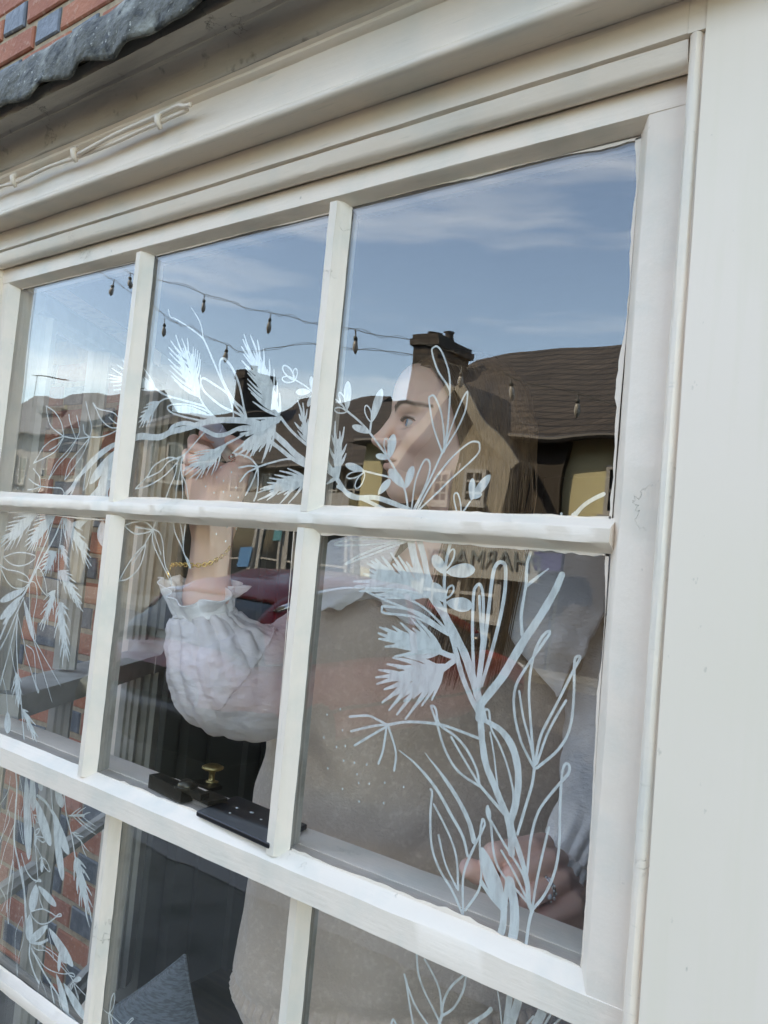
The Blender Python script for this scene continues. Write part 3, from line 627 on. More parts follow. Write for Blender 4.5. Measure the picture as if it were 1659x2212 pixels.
for sp, tips, w in [([(305, 200), (120, 350)], [(135, 195), (108, 225), (70, 265), (50, 300), (45, 330), (15, 385), (10, 412), (8, 440), (10, 465), (35, 502), (60, 497), (90, 490), (130, 480), (150, 440), (215, 360)], 13),
                    ([(462, 210), (300, 370)], [(315, 215), (290, 250), (278, 285), (240, 335), (238, 370), (213, 425), (208, 465), (225, 502), (250, 505), (270, 512), (292, 505), (330, 475), (380, 400)], 14),
                    ([(530, 225), (690, 450)], [(555, 400), (570, 465), (592, 440), (660, 530), (710, 612), (752, 652), (773, 632), (768, 560), (762, 500), (740, 460), (722, 400), (697, 330), (600, 260), (620, 500)], 15),
                    ([(472, 512), (400, 630)], [(390, 505), (368, 530), (373, 560), (353, 600), (328, 642), (338, 682), (360, 712), (380, 717), (410, 692), (430, 717), (447, 682), (468, 600)], 12),
                    ([(510, 458), (560, 580)], [(520, 562), (545, 592), (560, 622), (580, 645), (590, 580), (575, 520), (550, 475)], 13),
                    ([(500, 678), (650, 920)], [(520, 777), (560, 862), (600, 907), (630, 942), (660, 982), (702, 1017), (695, 950), (692, 900), (662, 830), (642, 770), (612, 710), (582, 670), (530, 668)], 14),
                    ([(465, 840), (385, 1060)], [(400, 870), (370, 920), (368, 980), (343, 1042), (333, 1132), (343, 1172), (360, 1182), (402, 1132), (450, 1042), (466, 980)], 12),
                    ([(500, 945), (550, 1330)], [(540, 950), (582, 1002), (592, 1102), (592, 1212), (592, 1302), (592, 1392), (580, 1442), (530, 1485), (512, 1402), (500, 1302), (458, 1242), (460, 1152), (467, 1080)], 14),
                    ([(138, 1540), (155, 1780)], [(93, 1702), (103, 1742), (130, 1802), (157, 1832), (172, 1802), (187, 1722), (182, 1620), (110, 1640)], 12),
                    ([(188, 1845), (285, 2060)], [(240, 1868), (270, 1938), (302, 1978), (322, 2080), (312, 2122), (282, 2112), (240, 2022), (210, 1952)], 12)]:
    p = Paint('D', GY); p.plume(sp, tips, w, .6); p.done('painted_feather', Q1)
p = Paint('D', GY)
for q in [[(28, 555), (130, 520), (220, 520), (302, 550), (250, 605), (170, 630), (90, 612), (28, 555)], [(0, 622), (60, 660), (160, 680), (230, 722), (242, 770), (150, 742)], [(0, 640), (60, 760), (120, 815), (200, 815), (240, 782)],
          [(150, 1050), (200, 1260), (210, 1340), (260, 1510), (300, 1640), (320, 1702), (326, 1688), (302, 1620), (296, 1450), (280, 1350), (222, 1300)], [(250, 760), (300, 780), (312, 900), (280, 1100), (302, 1240), (280, 1242), (250, 1000), (250, 780)],
          [(400, 890), (382, 760), (342, 660), (310, 660), (310, 740), (350, 830), (402, 890)], [(90, 1310), (110, 1450), (140, 1580)]]: p.stroke(q, 9)
p.done('painted_outline_leaves', Q1)
# second row middle
p = Paint('E', GY)
for q, w in [([(495, 215), (470, 290), (420, 380), (403, 420)], 11), ([(245, 262), (330, 235), (410, 238), (465, 292), (400, 322), (320, 322), (245, 262)], 11), ([(333, 276), (400, 285), (465, 296)], 10), ([(405, 410), (320, 500), (260, 590), (205, 692)], 11), ([(205, 692), (280, 670), (360, 590), (400, 480), (412, 410)], 11),
             ([(405, 420), (350, 500), (308, 567)], 9), ([(465, 290), (470, 400), (540, 560), (600, 690), (613, 720), (602, 650), (560, 560), (545, 400), (520, 320), (470, 290)], 10), ([(470, 300), (500, 390), (530, 487)], 9), ([(625, 230), (640, 320), (690, 430), (740, 560), (757, 592), (745, 540), (702, 450), (720, 230)], 12), ([(675, 230), (690, 310), (700, 397)], 10)]: p.stroke(q, w)
p.dots([(205, 690), (245, 262)], 9); p.dots([(1034, 275), (1106, 287), (952, 327), (1024, 382)], 8)
p.done('painted_outline_leaves', Q2)
# second row right
p = Paint('F', GY)
p.stroke([(530, 85), (555, 200), (590, 290), (640, 380), (700, 470), (760, 580), (810, 680), (850, 800), (880, 900), (905, 1010)], 42, 44)
p.stroke([(575, 88), (600, 180), (620, 280), (660, 380)], 34); p.stroke([(700, 480), (740, 580), (770, 690), (800, 800), (850, 920), (895, 1010)], 28)
p.stroke([(880, 1010), (900, 930), (1000, 800), (1060, 700), (1120, 600), (1200, 480), (1270, 360), (1310, 270)], 46, 34, 34)
p.stroke([(1105, 580), (1100, 480), (1115, 380), (1125, 320), (1130, 220), (1150, 150)], 17); p.stroke([(1125, 330), (1180, 285), (1240, 240)], 16, 6)
p.stroke([(890, 990), (900, 1130), (920, 1250), (960, 1350), (1000, 1450), (1030, 1520), (1045, 1610), (1050, 1705)], 36); p.stroke([(915, 1020), (1000, 1075), (1060, 1170), (1085, 1300), (1075, 1430), (1040, 1555)], 40, 34, 22)
p.stroke([(670, 660), (720, 682), (765, 700), (730, 730), (690, 762)], 28)
p.done('painted_branch', Q3)
for sp, tips, w in [([(615, 382), (420, 285)], [(430, 158), (470, 175), (510, 205), (545, 235), (385, 178), (350, 190), (330, 200), (310, 212), (320, 245), (290, 265), (240, 305), (243, 330), (270, 355), (340, 375), (400, 388), (470, 385), (560, 280)], 19),
                    ([(690, 668), (480, 600)], [(372, 540), (365, 570), (368, 600), (400, 640), (450, 690), (400, 545), (440, 535), (480, 518), (535, 498), (562, 500), (605, 540), (545, 700), (500, 690), (635, 580)], 17),
                    ([(700, 738), (520, 800)], [(368, 760), (353, 798), (358, 832), (385, 927), (420, 967), (460, 990), (505, 1012), (590, 942), (640, 915), (410, 730), (440, 697), (545, 960), (395, 860), (500, 690)], 19)]:
    p = Paint('F', GY); p.plume(sp, tips, w, .75); p.done('painted_feather', Q3)
p = Paint('F', GY)
p.stroke([(738, 100), (715, 200), (705, 300), (708, 420), (718, 510)], 18)
for a, b, w, f in [((708, 268), (648, 168), 56, 1), ((712, 258), (864, 242), 72, 1), ((715, 240), (752, 138), 30, 0), ((712, 415), (642, 312), 58, 1), ((712, 412), (850, 432), 72, 1), ((717, 390), (747, 326), 30, 0)]: p.leaf(a, b, w, bool(f), 10)
p.done('painted_sprig', Q3)
p = Paint('F', GY)
for q, w in [([(510, 92), (400, 85), (250, 90), (160, 102), (150, 118), (280, 118), (420, 105), (510, 95)], 9), ([(510, 97), (400, 120), (270, 170), (195, 215), (240, 200), (400, 140), (510, 100)], 9),
             ([(730, 580), (560, 470), (400, 400), (305, 355), (315, 335), (350, 342), (480, 380), (600, 440), (715, 550)], 12), ([(725, 580), (560, 490), (400, 468), (385, 445), (400, 433), (560, 460), (715, 560)], 12),
             ([(862, 892), (850, 600), (855, 380), (870, 328), (892, 325), (905, 400), (900, 600), (872, 850)], 17), ([(880, 865), (920, 560), (950, 300), (970, 222), (1000, 206), (1020, 240), (1010, 400), (960, 620), (895, 840)], 20), ([(880, 850), (902, 700), (890, 500), (885, 380)], 14),
             ([(1165, 1262), (1100, 1130), (1065, 980), (1070, 850), (1130, 740), (1200, 640), (1245, 575), (1238, 562), (1200, 600), (1160, 700), (1140, 860), (1150, 1050), (1166, 1240)], 14), ([(1090, 870), (1110, 1000), (1150, 1150), (1166, 1250)], 12),
             ([(1170, 1250), (1200, 1100), (1280, 940), (1370, 760), (1402, 700), (1390, 690), (1374, 720), (1370, 900), (1350, 1060), (1290, 1170), (1180, 1265)], 14), ([(1180, 1242), (1230, 1100), (1280, 1000), (1330, 918)], 13),
             ([(1168, 1262), (1155, 1350), (1120, 1470), (1080, 1605)], 15)]: p.stroke(q, w)
p.done('painted_outline_leaves', Q3)
p = Paint('F', GY)
for q, w in [([(218, 1000), (310, 995), (360, 1015), (415, 1045)], 12), ([(225, 1075), (330, 1050), (415, 1040)], 12), ([(243, 1148), (340, 1090), (410, 1050)], 12), ([(366, 1242), (390, 1170), (407, 1055)], 12), ([(447, 1277), (455, 1180), (415, 1045)], 12), ([(415, 1042), (500, 1028), (600, 1030), (700, 1045), (800, 1080), (897, 1118)], 14),
             ([(885, 1355), (870, 1270), (820, 1170), (760, 1100), (680, 1040), (660, 960), (640, 945), (640, 960), (668, 1040), (700, 1150), (750, 1250), (810, 1310), (885, 1357)], 13), ([(740, 1105), (800, 1210), (885, 1352)], 12), ([(885, 1352), (960, 1440), (1020, 1510)], 16),
             ([(905, 990), (915, 965), (935, 975), (945, 1060), (990, 1150), (1030, 1260), (1060, 1400), (1045, 1500)], 11), ([(940, 1080), (960, 1200), (985, 1400), (1020, 1490)], 9)]: p.stroke(q, w)
p.dots([(166, 962), (98, 990), (177, 1071), (82, 1108), (147, 1157), (192, 1152), (184, 1228), (239, 1238), (302, 1248), (102, 1267), (252, 1297), (261, 1342), (315, 1346), (395, 1341), (492, 1363), (177, 1373), (263, 1438), (389, 1446)], 5.5)
p.done('painted_sprig', Q3)
p = Paint('G', GY)
p.stroke([(470, 65), (560, 140), (660, 260), (740, 400), (800, 510), (825, 610)], 17, 16, 4); p.stroke([(605, 80), (690, 190), (770, 310), (830, 430), (858, 535)], 20, 30, 3)
for q, w in [([(803, 948), (790, 890), (740, 780), (680, 680), (640, 560), (633, 400), (642, 290), (635, 268)], 13), ([(650, 345), (700, 440), (745, 540), (770, 640), (775, 785)], 12), ([(675, 505), (710, 650), (768, 775)], 11), ([(803, 945), (800, 850), (805, 700), (860, 560), (905, 470), (912, 440), (900, 424), (887, 520), (890, 620), (895, 700), (880, 790), (812, 890)], 12)]: p.stroke(q, w)
p.poly([(893, 568), (925, 595), (960, 660), (1000, 750), (1020, 860), (1012, 905), (985, 880), (930, 780), (900, 690)]); p.stroke([(895, 745), (950, 825), (1010, 892)], 24); p.stroke([(1012, 880), (1005, 970), (988, 1028)], 34, 36); p.stroke([(1040, 740), (1062, 850), (1065, 960), (1052, 1055)], 50)
p.stroke([(1012, 895), (1030, 745)], 26)
p.done('painted_outline_leaves', Q3)
p = Paint('G', GY)
p.stroke([(1045, 430), (1060, 500), (1100, 620), (1130, 740), (1140, 850), (1157, 892)], 30, 24, 30); p.stroke([(1157, 885), (1140, 960), (1125, 1066)], 16)
for q, w in [([(928, 355), (945, 450), (960, 600), (1000, 700), (1080, 790), (1152, 872)], 13), ([(945, 430), (1020, 560), (1090, 670), (1120, 740), (1140, 850)], 13), ([(998, 583), (1060, 690), (1140, 852)], 12), ([(1157, 880), (1180, 740), (1210, 600), (1242, 465)], 13),
             ([(1130, 700), (1150, 520), (1190, 380), (1270, 270), (1340, 190), (1347, 145), (1325, 140), (1310, 190), (1300, 350), (1295, 560), (1270, 700), (1220, 810), (1162, 882)], 14)]: p.stroke(q, w)
p.leaf((940, 440), (925, 352), 26)
p.done('painted_outline_leaves', Q3)
# lower sash
LGY = LY + .0044
R1, R2, R3, S1, S2, S3 = PL
p = Paint('H', LGY)
p.stroke([(120, 250), (130, 400), (118, 600), (110, 800), (150, 1000), (188, 1200), (200, 1400), (235, 1580)], 18, 30); p.stroke([(165, 1000), (185, 1150), (200, 1350), (215, 1500)], 16)
for q, w in [([(120, 480), (110, 700), (100, 950), (58, 1200), (63, 1442), (75, 1300), (100, 1100), (104, 960)], 7), ([(100, 940), (70, 1100), (48, 1352)], 6), ([(150, 300), (182, 500), (160, 620), (180, 822), (150, 700), (140, 560)], 7), ([(80, 300), (60, 420), (0, 520)], 6), ([(100, 430), (60, 560), (30, 700), (0, 810)], 6), ([(64, 560), (70, 640), (0, 800)], 6), ([(0, 1160), (40, 1250), (12, 1340)], 6), ([(105, 680), (40, 850), (0, 1010)], 6)]: p.stroke(q, w)
p.leaf((200, 270), (220, 950), 58); p.leaf((245, 260), (255, 570), 48); p.leaf((270, 470), (388, 842), 66); p.leaf((300, 300), (316, 415), 36); p.stroke([(285, 450), (350, 500), (412, 600)], 22); p.leaf((405, 560), (528, 910), 62, bend=8); p.leaf((415, 640), (482, 1110), 52); p.leaf((430, 380), (478, 545), 55)
p.stroke([(388, 380), (405, 580)], 13); p.stroke([(490, 430), (510, 600), (550, 760), (578, 930)], 15)
p.plume([(528, 605), (640, 600)], [(660, 540), (692, 580), (742, 690), (735, 722), (738, 752), (620, 545)], 8, .1); p.plume([(550, 735), (620, 800)], [(640, 770), (684, 885), (662, 922), (600, 745)], 8, .1)
p.plume([(580, 930), (660, 1260)], [(563, 1022), (572, 1102), (600, 1205), (630, 1305), (690, 1462), (706, 1422), (712, 1310), (706, 1220), (690, 1100), (662, 1010), (630, 970), (610, 1300), (590, 1180)], 16, .65)
for q, w in [([(240, 560), (260, 700), (270, 850), (290, 1100)], 10), ([(255, 600), (290, 608), (302, 640), (285, 660), (258, 610)], 8), ([(265, 760), (272, 720), (302, 705), (290, 740), (268, 762), (335, 775), (345, 800), (320, 808), (268, 765)], 9), ([(318, 930), (350, 950), (382, 1020), (370, 1035), (335, 990), (318, 932)], 8), ([(270, 830), (318, 930)], 7), ([(160, 900), (200, 1030), (255, 1100), (310, 1112), (300, 1098), (270, 1120)], 11), ([(300, 940), (318, 925)], 8)]: p.stroke(q, w)
p.leaf((320, 925), (318, 1045), 24); p.leaf((262, 840), (275, 760), 18)
p.done('painted_branch', R1)
p = Paint('K', LGY)
p.leaf((488, 110), (425, 490), 110); p.leaf((515, 135), (757, 420), 88); p.leaf((650, 660), (395, 910), 105); p.leaf((655, 700), (983, 1235), 108); p.leaf((400, 520), (388, 880), 100)
for q, w in [([(510, 160), (530, 300), (580, 452)], 16), ([(410, 490), (560, 452), (680, 500), (760, 552), (825, 545), (815, 518), (780, 530), (740, 572), (640, 642), (540, 652), (450, 582), (405, 500)], 17), ([(640, 700), (680, 900), (727, 1142)], 12), ([(430, 910), (540, 915), (640, 868)], 34), ([(430, 950), (500, 1005), (620, 1020), (740, 1140), (900, 1310), (960, 1382), (982, 1425)], 13),
             ([(540, 930), (760, 1080), (930, 1312)], 10), ([(420, 1000), (500, 1100), (590, 1220), (700, 1290), (850, 1330), (960, 1318), (1004, 1345), (990, 1370), (930, 1340)], 13), ([(300, 550), (230, 700), (200, 850), (210, 1100), (232, 1362), (240, 1130), (290, 950), (322, 800), (300, 560)], 9),
             ([(540, 1360), (540, 1400), (510, 1550), (502, 1750)], 8), ([(540, 1400), (620, 1600), (652, 1780)], 8), ([(520, 940), (520, 1000)], 12), ([(560, 940), (575, 1000)], 12), ([(980, 1440), (1150, 1620)], 13), ([(985, 1430), (945, 1490), (960, 1540), (980, 1470)], 10), ([(985, 1440), (1055, 1650), (1050, 1670), (1000, 1500)], 9), ([(1165, 1610), (1180, 1400), (1200, 1335), (1217, 1400), (1190, 1590)], 10)]: p.stroke(q, w)
p.stroke([(400, 930), (390, 1080), (430, 1250), (480, 1380), (520, 1450)], 32); p.stroke([(420, 990), (540, 1230), (650, 1420), (780, 1620), (850, 1800), (900, 1860), (1062, 2010)], 30); p.stroke([(680, 1500), (720, 1700), (750, 1850)], 28); p.stroke([(780, 1640), (845, 1925)], 20)
p.leaf((750, 1320), (912, 1955), 82, bend=-10); p.leaf((850, 1450), (1150, 1965), 100); p.leaf((975, 1430), (1092, 1385), 66); p.leaf((1158, 1610), (1215, 1770), 80); p.leaf((800, 1015), (785, 1305), 46); p.leaf((800, 1090), (908, 1188), 66)
p.done('painted_branch', R1)
p = Paint('K', LGY)
for q, w in [([(1393, 1795), (1430, 1840), (1480, 1855), (1530, 1770), (1552, 1640), (1535, 1593), (1500, 1680), (1475, 1880)], 13), ([(1480, 1850), (1470, 1900), (1482, 2040)], 26), ([(1480, 1860), (1560, 1940), (1680, 2030), (1780, 1960), (1800, 1935), (1775, 1930), (1690, 2020)], 13), ([(1490, 1880), (1535, 2040)], 16)]: p.stroke(q, w)
p.done('painted_sprig', R2)
p = Paint('L', LGY)
for q, w in [([(428, 225), (440, 350), (480, 470), (540, 590), (588, 690)], 15), ([(482, 255), (550, 380), (585, 480), (596, 610)], 15), ([(405, 700), (380, 560), (360, 430), (343, 352), (358, 400), (372, 450), (420, 570), (505, 700)], 14), ([(745, 362), (660, 440), (610, 540), (592, 665)], 16), ([(760, 375), (740, 470), (680, 580), (608, 632)], 15), ([(575, 700), (602, 620)], 20),
             ([(780, 692), (890, 622), (925, 585), (932, 600), (900, 630), (850, 665), (815, 700)], 15), ([(975, 475), (990, 580), (1002, 700)], 10), ([(1055, 510), (1030, 700)], 42), ([(1115, 530), (1062, 700)], 56), ([(1270, 605), (1225, 700)], 50), ([(1215, 640), (1170, 695)], 14), ([(1330, 630), (1290, 700)], 14), ([(1300, 620), (1262, 700)], 12), ([(1400, 655), (1350, 700)], 12), ([(253, 700), (268, 662), (290, 700)], 14)]: p.stroke(q, w)
p.done('painted_outline_leaves', R3)

# frame paint smeared over the edges of the panes
def smear(pts, w, pane, seed):
    P_ = smooth_poly([onY(x, y, -.0002) for x, y in pts], 10); m = MB(); n = len(P_); vs = []
    for i, p in enumerate(P_):
        t = P_[min(i+1, n-1)]-P_[max(i-1, 0)]; d = np.array([t[0], t[2]]); d /= np.linalg.norm(d); ww = w*max(.12, .55+1.3*noise.noise(Vector((i*.11, seed, 0)))+.5*noise.noise(Vector((i*.7, seed, 4))))
        vs.append((p[0], -.0004, p[2])); vs.append((p[0]-d[1]*ww, -.0004, p[2]+d[0]*ww))
    m.add(vs, [(2*i, 2*i+1, 2*i+3, 2*i+2) for i in range(n-1)]); o = m.build('paint_smear', MAT['sash'], pane); so = o.modifiers.new('t', 'SOLIDIFY'); so.thickness = .0004
smear([(1386, 295), (1240, 330), (1080, 366), (920, 404), (757, 443)], .0030, P3, 1.0)
smear([(1322, 1121), (1338, 900), (1355, 700), (1372, 480), (1386, 296)], .0055, P3, 2.0)
smear([(699, 1094), (850, 1100), (1000, 1107), (1160, 1115), (1320, 1121)], .0026, P3, 3.0)
smear([(715, 459), (600, 487), (470, 518), (338, 552)], .0028, P2, 4.0)
smear([(275, 1076), (400, 1080), (530, 1086), (656, 1093)], .0022, P2, 5.0)
smear([(299, 564), (180, 592), (48, 624)], .0026, P1, 6.0)
smear([(1316, 1197), (1160, 1184), (1000, 1173), (850, 1161), (694, 1149)], .0040, Q3, 7.0)
smear([(1257, 2091), (1275, 1850), (1290, 1600), (1303, 1400), (1316, 1197)], .0030, Q3, 8.0)
smear([(631, 1837), (780, 1898), (930, 1958), (1100, 2028), (1256, 2090)], .0050, Q3, 9.0)
smear([(636, 1143), (500, 1134), (380, 1126), (261, 1118)], .0026, Q2, 10.0)
smear([(212, 1671), (330, 1718), (460, 1769), (583, 1818)], .0045, Q2, 11.0)
smear([(583, 1818), (600, 1600), (618, 1380), (636, 1143)], .0016, Q2, 12.0)
smear([(237, 1123), (120, 1113), (0, 1104)], .0022, Q1, 13.0)
# ------------------------------------------------------------------ canted side window at the left of the bay
SW = thing('side_window', 'grey painted sash window in the slanting left side of the bay, with a curled horn', 'window')
SA = np.array([-.06, .05, 0.0]); SE = np.array([-.5, .866, 0.0]); SN = np.array([.866, .5, 0.0]); SZ = np.array([0, 0, 1.0])
MAT['grey'] = mat('grey_window_paint', (.56, .54, .49), .45, bump=[(ONE, 30, .25, .003), (ONE, 150, .2, .001)], var=[(ONE, 12, 5, (.37, .35, .30), .45, .75)])
def sbox(m, s0, s1, z0, z1, t0, t1): m.obox(SA+SE*(s0+s1)/2+SN*(t0+t1)/2+SZ*(z0+z1)/2, SE, SN, SZ, abs(s1-s0)/2, abs(t1-t0)/2, abs(z1-z0)/2)
def smould(s, w, z0, z1, name='window_bar', par=SW):
    """bar with stepped mouldings on the room side"""
    m = MB(); h = w/2
    prof = [(-h, -.012), (h, -.012), (h, .004), (h*.75, .008), (h*.7, .018), (h*.42, .022), (h*.3, .034), (-h*.3, .034), (-h*.42, .022), (-h*.7, .018), (-h*.75, .008), (-h, .004)]
    m.sweep(prof, [tuple(SA+SE*s+SZ*(z0+(z1-z0)*i/20)) for i in range(21)], [(SE, SN)]*21, .0006, s*9)
    return m.build(name, MAT['grey'], par, auto=.6)
for s in (.292,):
    smould(s, .036, -.760, -.02); smould(s+.004, .034, -1.60, -.815)
smould(.685, .056, -.73, -.02, 'stile'); smould(.685, .056, -1.60, -.815, 'stile'); smould(.045, .060, -1.60, -.02, 'stile')
m = MB(); sbox(m, .0, .70, -.812, -.766, -.02, .078); m.build('meeting_rail', MAT['grey'], SW)
m = MB()
pr = [(.655, -.8145), (.655, -.768), (.69, -.766)] + [(.715-.022*math.cos(a), -.738-.028*math.sin(a)+.0) for a in []] + [(.705, -.758), (.716, -.742), (.722, -.722), (.730, -.706), (.743, -.698), (.760, -.699), (.771, -.708), (.775, -.722), (.772, -.75), (.755, -.80), (.74, -.8145)]
m.sweep(pr, [tuple(SA+SN*t) for t in (-.015, .0, .04, .0800)], [(SE, SZ)]*4, 0, 0); m.build('sash_horn', MAT['grey'], SW, auto=.5)
for z, h in ((-.40, .014), (-1.205, .014), (-1.63, .035), (.005, .03)):
    m = MB(); prof = [(-h, -.012), (h, -.012), (h, .006), (h*.6, .012), (h*.5, .022), (-h*.5, .022), (-h*.6, .012), (-h, .006)]
    m.sweep(prof, [tuple(SA+SE*(.02+.64*i/12)+SZ*z) for i in range(13)], [(SZ, SN)]*13, .0005, z*5)
    m.build('window_bar' if h < .02 else 'frame_rail', MAT['grey'], SW, auto=.6)
m = MB(); sbox(m, .716, .80, -1.70, .06, -.03, .045); m.build('jamb', MAT['grey'], SW)
m = MB(); sbox(m, .716+.02, .80-.02, -1.70, .06, .0455, .060); m.build('jamb_moulding', MAT['grey'], SW)
m = MB(); sbox(m, .03, .70, -1.60, -.02, -.004, -.001); m.build('pane', MAT['glass_thin'], SW)

# white pilaster beside the brick, outside the side window
HB2 = thing('white_pilaster', 'flat white pilaster against the brick wall outside the slanting side window', 'pilaster')
xa = float(onY(203, 1950, .80)[0]); m = MB(); m.box((xa, .80, -2.05), (xa+.16, .8795, zup)); m.build('shaft', MAT['white'], HB2)
m = MB(); m.box((xa-.012, .788, -2.05), (xa+.172, .8795, -1.85)); m.build('base', MAT['white'], HB2)

# ------------------------------------------------------------------ the room
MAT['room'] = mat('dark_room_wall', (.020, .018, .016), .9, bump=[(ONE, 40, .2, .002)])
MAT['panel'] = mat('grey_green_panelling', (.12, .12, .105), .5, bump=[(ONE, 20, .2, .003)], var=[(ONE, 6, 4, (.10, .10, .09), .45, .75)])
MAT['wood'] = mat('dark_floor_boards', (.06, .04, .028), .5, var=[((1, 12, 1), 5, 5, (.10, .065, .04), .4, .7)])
RM = thing('room', 'dim shop room behind the window with grey green panelled side wall', 'room')
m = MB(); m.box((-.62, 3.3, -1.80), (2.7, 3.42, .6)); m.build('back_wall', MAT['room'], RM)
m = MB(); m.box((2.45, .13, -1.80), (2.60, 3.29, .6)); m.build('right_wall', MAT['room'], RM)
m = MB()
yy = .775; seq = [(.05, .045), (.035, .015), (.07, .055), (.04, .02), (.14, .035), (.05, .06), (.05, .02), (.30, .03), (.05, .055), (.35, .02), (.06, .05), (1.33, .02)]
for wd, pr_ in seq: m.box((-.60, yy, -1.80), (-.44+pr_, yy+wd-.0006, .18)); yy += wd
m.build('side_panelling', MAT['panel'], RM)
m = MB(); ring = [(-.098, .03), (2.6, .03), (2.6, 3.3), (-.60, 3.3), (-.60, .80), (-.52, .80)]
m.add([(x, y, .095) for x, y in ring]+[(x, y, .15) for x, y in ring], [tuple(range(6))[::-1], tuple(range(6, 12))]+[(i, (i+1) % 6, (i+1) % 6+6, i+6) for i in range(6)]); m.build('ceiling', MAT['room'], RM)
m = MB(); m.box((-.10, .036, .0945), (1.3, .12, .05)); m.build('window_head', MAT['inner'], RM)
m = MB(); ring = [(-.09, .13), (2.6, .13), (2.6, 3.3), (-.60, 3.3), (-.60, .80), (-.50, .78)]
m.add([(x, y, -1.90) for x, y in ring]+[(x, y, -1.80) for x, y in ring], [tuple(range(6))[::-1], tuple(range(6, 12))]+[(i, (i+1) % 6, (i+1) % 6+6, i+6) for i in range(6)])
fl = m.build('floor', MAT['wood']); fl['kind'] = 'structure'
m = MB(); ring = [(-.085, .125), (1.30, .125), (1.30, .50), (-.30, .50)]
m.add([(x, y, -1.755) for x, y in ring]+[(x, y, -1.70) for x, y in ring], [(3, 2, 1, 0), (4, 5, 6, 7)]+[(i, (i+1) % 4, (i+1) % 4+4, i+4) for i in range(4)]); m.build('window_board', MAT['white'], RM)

# cushion standing on the window board
def cushion():
    t = thing('cushion', 'blue grey ribbed cushion standing on its corner at the foot of the window', 'cushion')
    m = MB(); n = 36; vs = []
    c = onY(285, 2212, .33); c[2] -= .150
    ax = np.array([.86, .30, .0]); ax /= np.linalg.norm(ax); az = np.array([.10, .30, .95]); az /= np.linalg.norm(az); ay = np.cross(az, ax); ay /= np.linalg.norm(ay)
    rot = math.radians(43); u = ax*math.cos(rot)+az*math.sin(rot); v = -ax*math.sin(rot)+az*math.cos(rot)
    for side in (1, -1):
        for i in range(n+1):
            for j in range(n+1):
                a = -1+2*i/n; b = -1+2*j/n
                sx = a*(1-.10*(1-b*b)); sy = b*(1-.10*(1-a*a))
                th = .055*((1-a*a)*(1-b*b))**.42
                th += .003*math.sin(a*9+b*5)*((1-a*a)*(1-b*b))
                vs.append(c+u*sx*.20+v*sy*.20+ay*side*th)
    N_ = (n+1)*(n+1); fs = []
    for sd_ in (0, 1):
        for i in range(n):
            for j in range(n):
                q = [sd_*N_+i*(n+1)+j, sd_*N_+(i+1)*(n+1)+j, sd_*N_+(i+1)*(n+1)+j+1, sd_*N_+i*(n+1)+j+1]
                fs.append(tuple(q if sd_ == 0 else q[::-1]))
    m.add(vs, fs)
    mt = mat('ribbed_blue_grey_cloth', (.20, .24, .27), .85, sheen=.3, bump=[((1, 1, 6), 90, .8, .004), (ONE, 500, .4, .001)], var=[((1, 1, 6), 60, 3, (.11, .13, .15), .42, .62)])
    m.build('cover', mt, t, smooth=True)
    m = MB(); pts = []
    for a in np.linspace(-1, 1, 20): pts.append(c+u*a*.20+v*(-1+.10*(1-a*a))*.20)
    for b in np.linspace(-1, 1, 20): pts.append(c+u*(1-.10*(1-b*b))*.20+v*b*.20)
    for a in np.linspace(1, -1, 20): pts.append(c+u*a*.20+v*(1-.10*(1-a*a))*.20)
    for b in np.linspace(1, -1, 20): pts.append(c+u*(-1+.10*(1-b*b))*.20+v*b*.20)
    m.tube(pts, .0028, 6); m.build('piping', mt, t, smooth=True)
cushion()
MAT['black'] = mat('black_plastic', (.012, .012, .014), .28)
MAT['dark'] = mat('dark_wood', (.022, .019, .017), .6, bump=[(ONE, 60, .2, .002)])
MAT['brass'] = mat('brass', (.38, .30, .14), .42, metal=1.0, bump=[(ONE, 80, .2, .001)], var=[(ONE, 60, 4, (.25, .17, .06), .5, .7)])
MAT['iron'] = mat('dark_bronze', (.09, .08, .06), .32, metal=.8, bump=[(ONE, 90, .4, .001)], var=[(ONE, 50, 5, (.16, .13, .08), .55, .75)])
# sash fastener on the rail
SFz = -.805
ft = MB(); q = onZ(366, 1718, SFz); c = np.array([q[0], q[1], SFz+.009])
a_ = onZ(328, 1694, SFz+.004); b_ = onZ(398, 1728, SFz+.004); dx = (b_-a_); dx[2] = 0; Lx = np.linalg.norm(dx); dx /= Lx; dy = np.array([-dx[1], dx[0], 0])
fm = MB(); cen = (a_+b_)/2; cen[2] = SFz+.0095
fm.obox(cen+dy*.004, dx, dy, SZ, Lx/2, .010, .0095)
fo = fm.build('fastener_body', MAT['iron'], LS)
fm = MB(); d0 = cen+dx*(Lx/2-.004)+dy*.004; fm.tube([d0+SZ*.0096, d0+SZ*.013], [.0165, .0165], 20); fm.build('fastener_plate', MAT['iron'], fo)
fm = MB(); fm.ball(d0+SZ*.0125, (.0125, .0125, .009), 20, 10); fm.build('fastener_pivot', MAT['iron'], fo, smooth=True)
fm = MB(); fm.obox(d0+dx*.024+dy*.002+SZ*.008, dx, dy, SZ, .018, .007, .004); fm.obox(d0+dx*.036+dy*.014+SZ*.003, dx, dy, SZ, .020, .016, .0026); fm.build('fastener_keep', MAT['iron'], fo)
kn = onY(455, 1664, .108); fm = MB()
base = np.array([kn[0]+.004, kn[1], SFz]); R_ = [.011, .006, .0045, .0045, .006, .0125, .0165, .0165, .011, .003]; Z_ = [0, .003, .008, .022, .030, .034, .038, .042, .047, .0485]
zs = kn[2]-SFz+.010
fm.tube([base+SZ*(z/.0485*zs) for z in Z_], R_, 20); fm.build('brass_knob', MAT['brass'], LS, smooth=True)
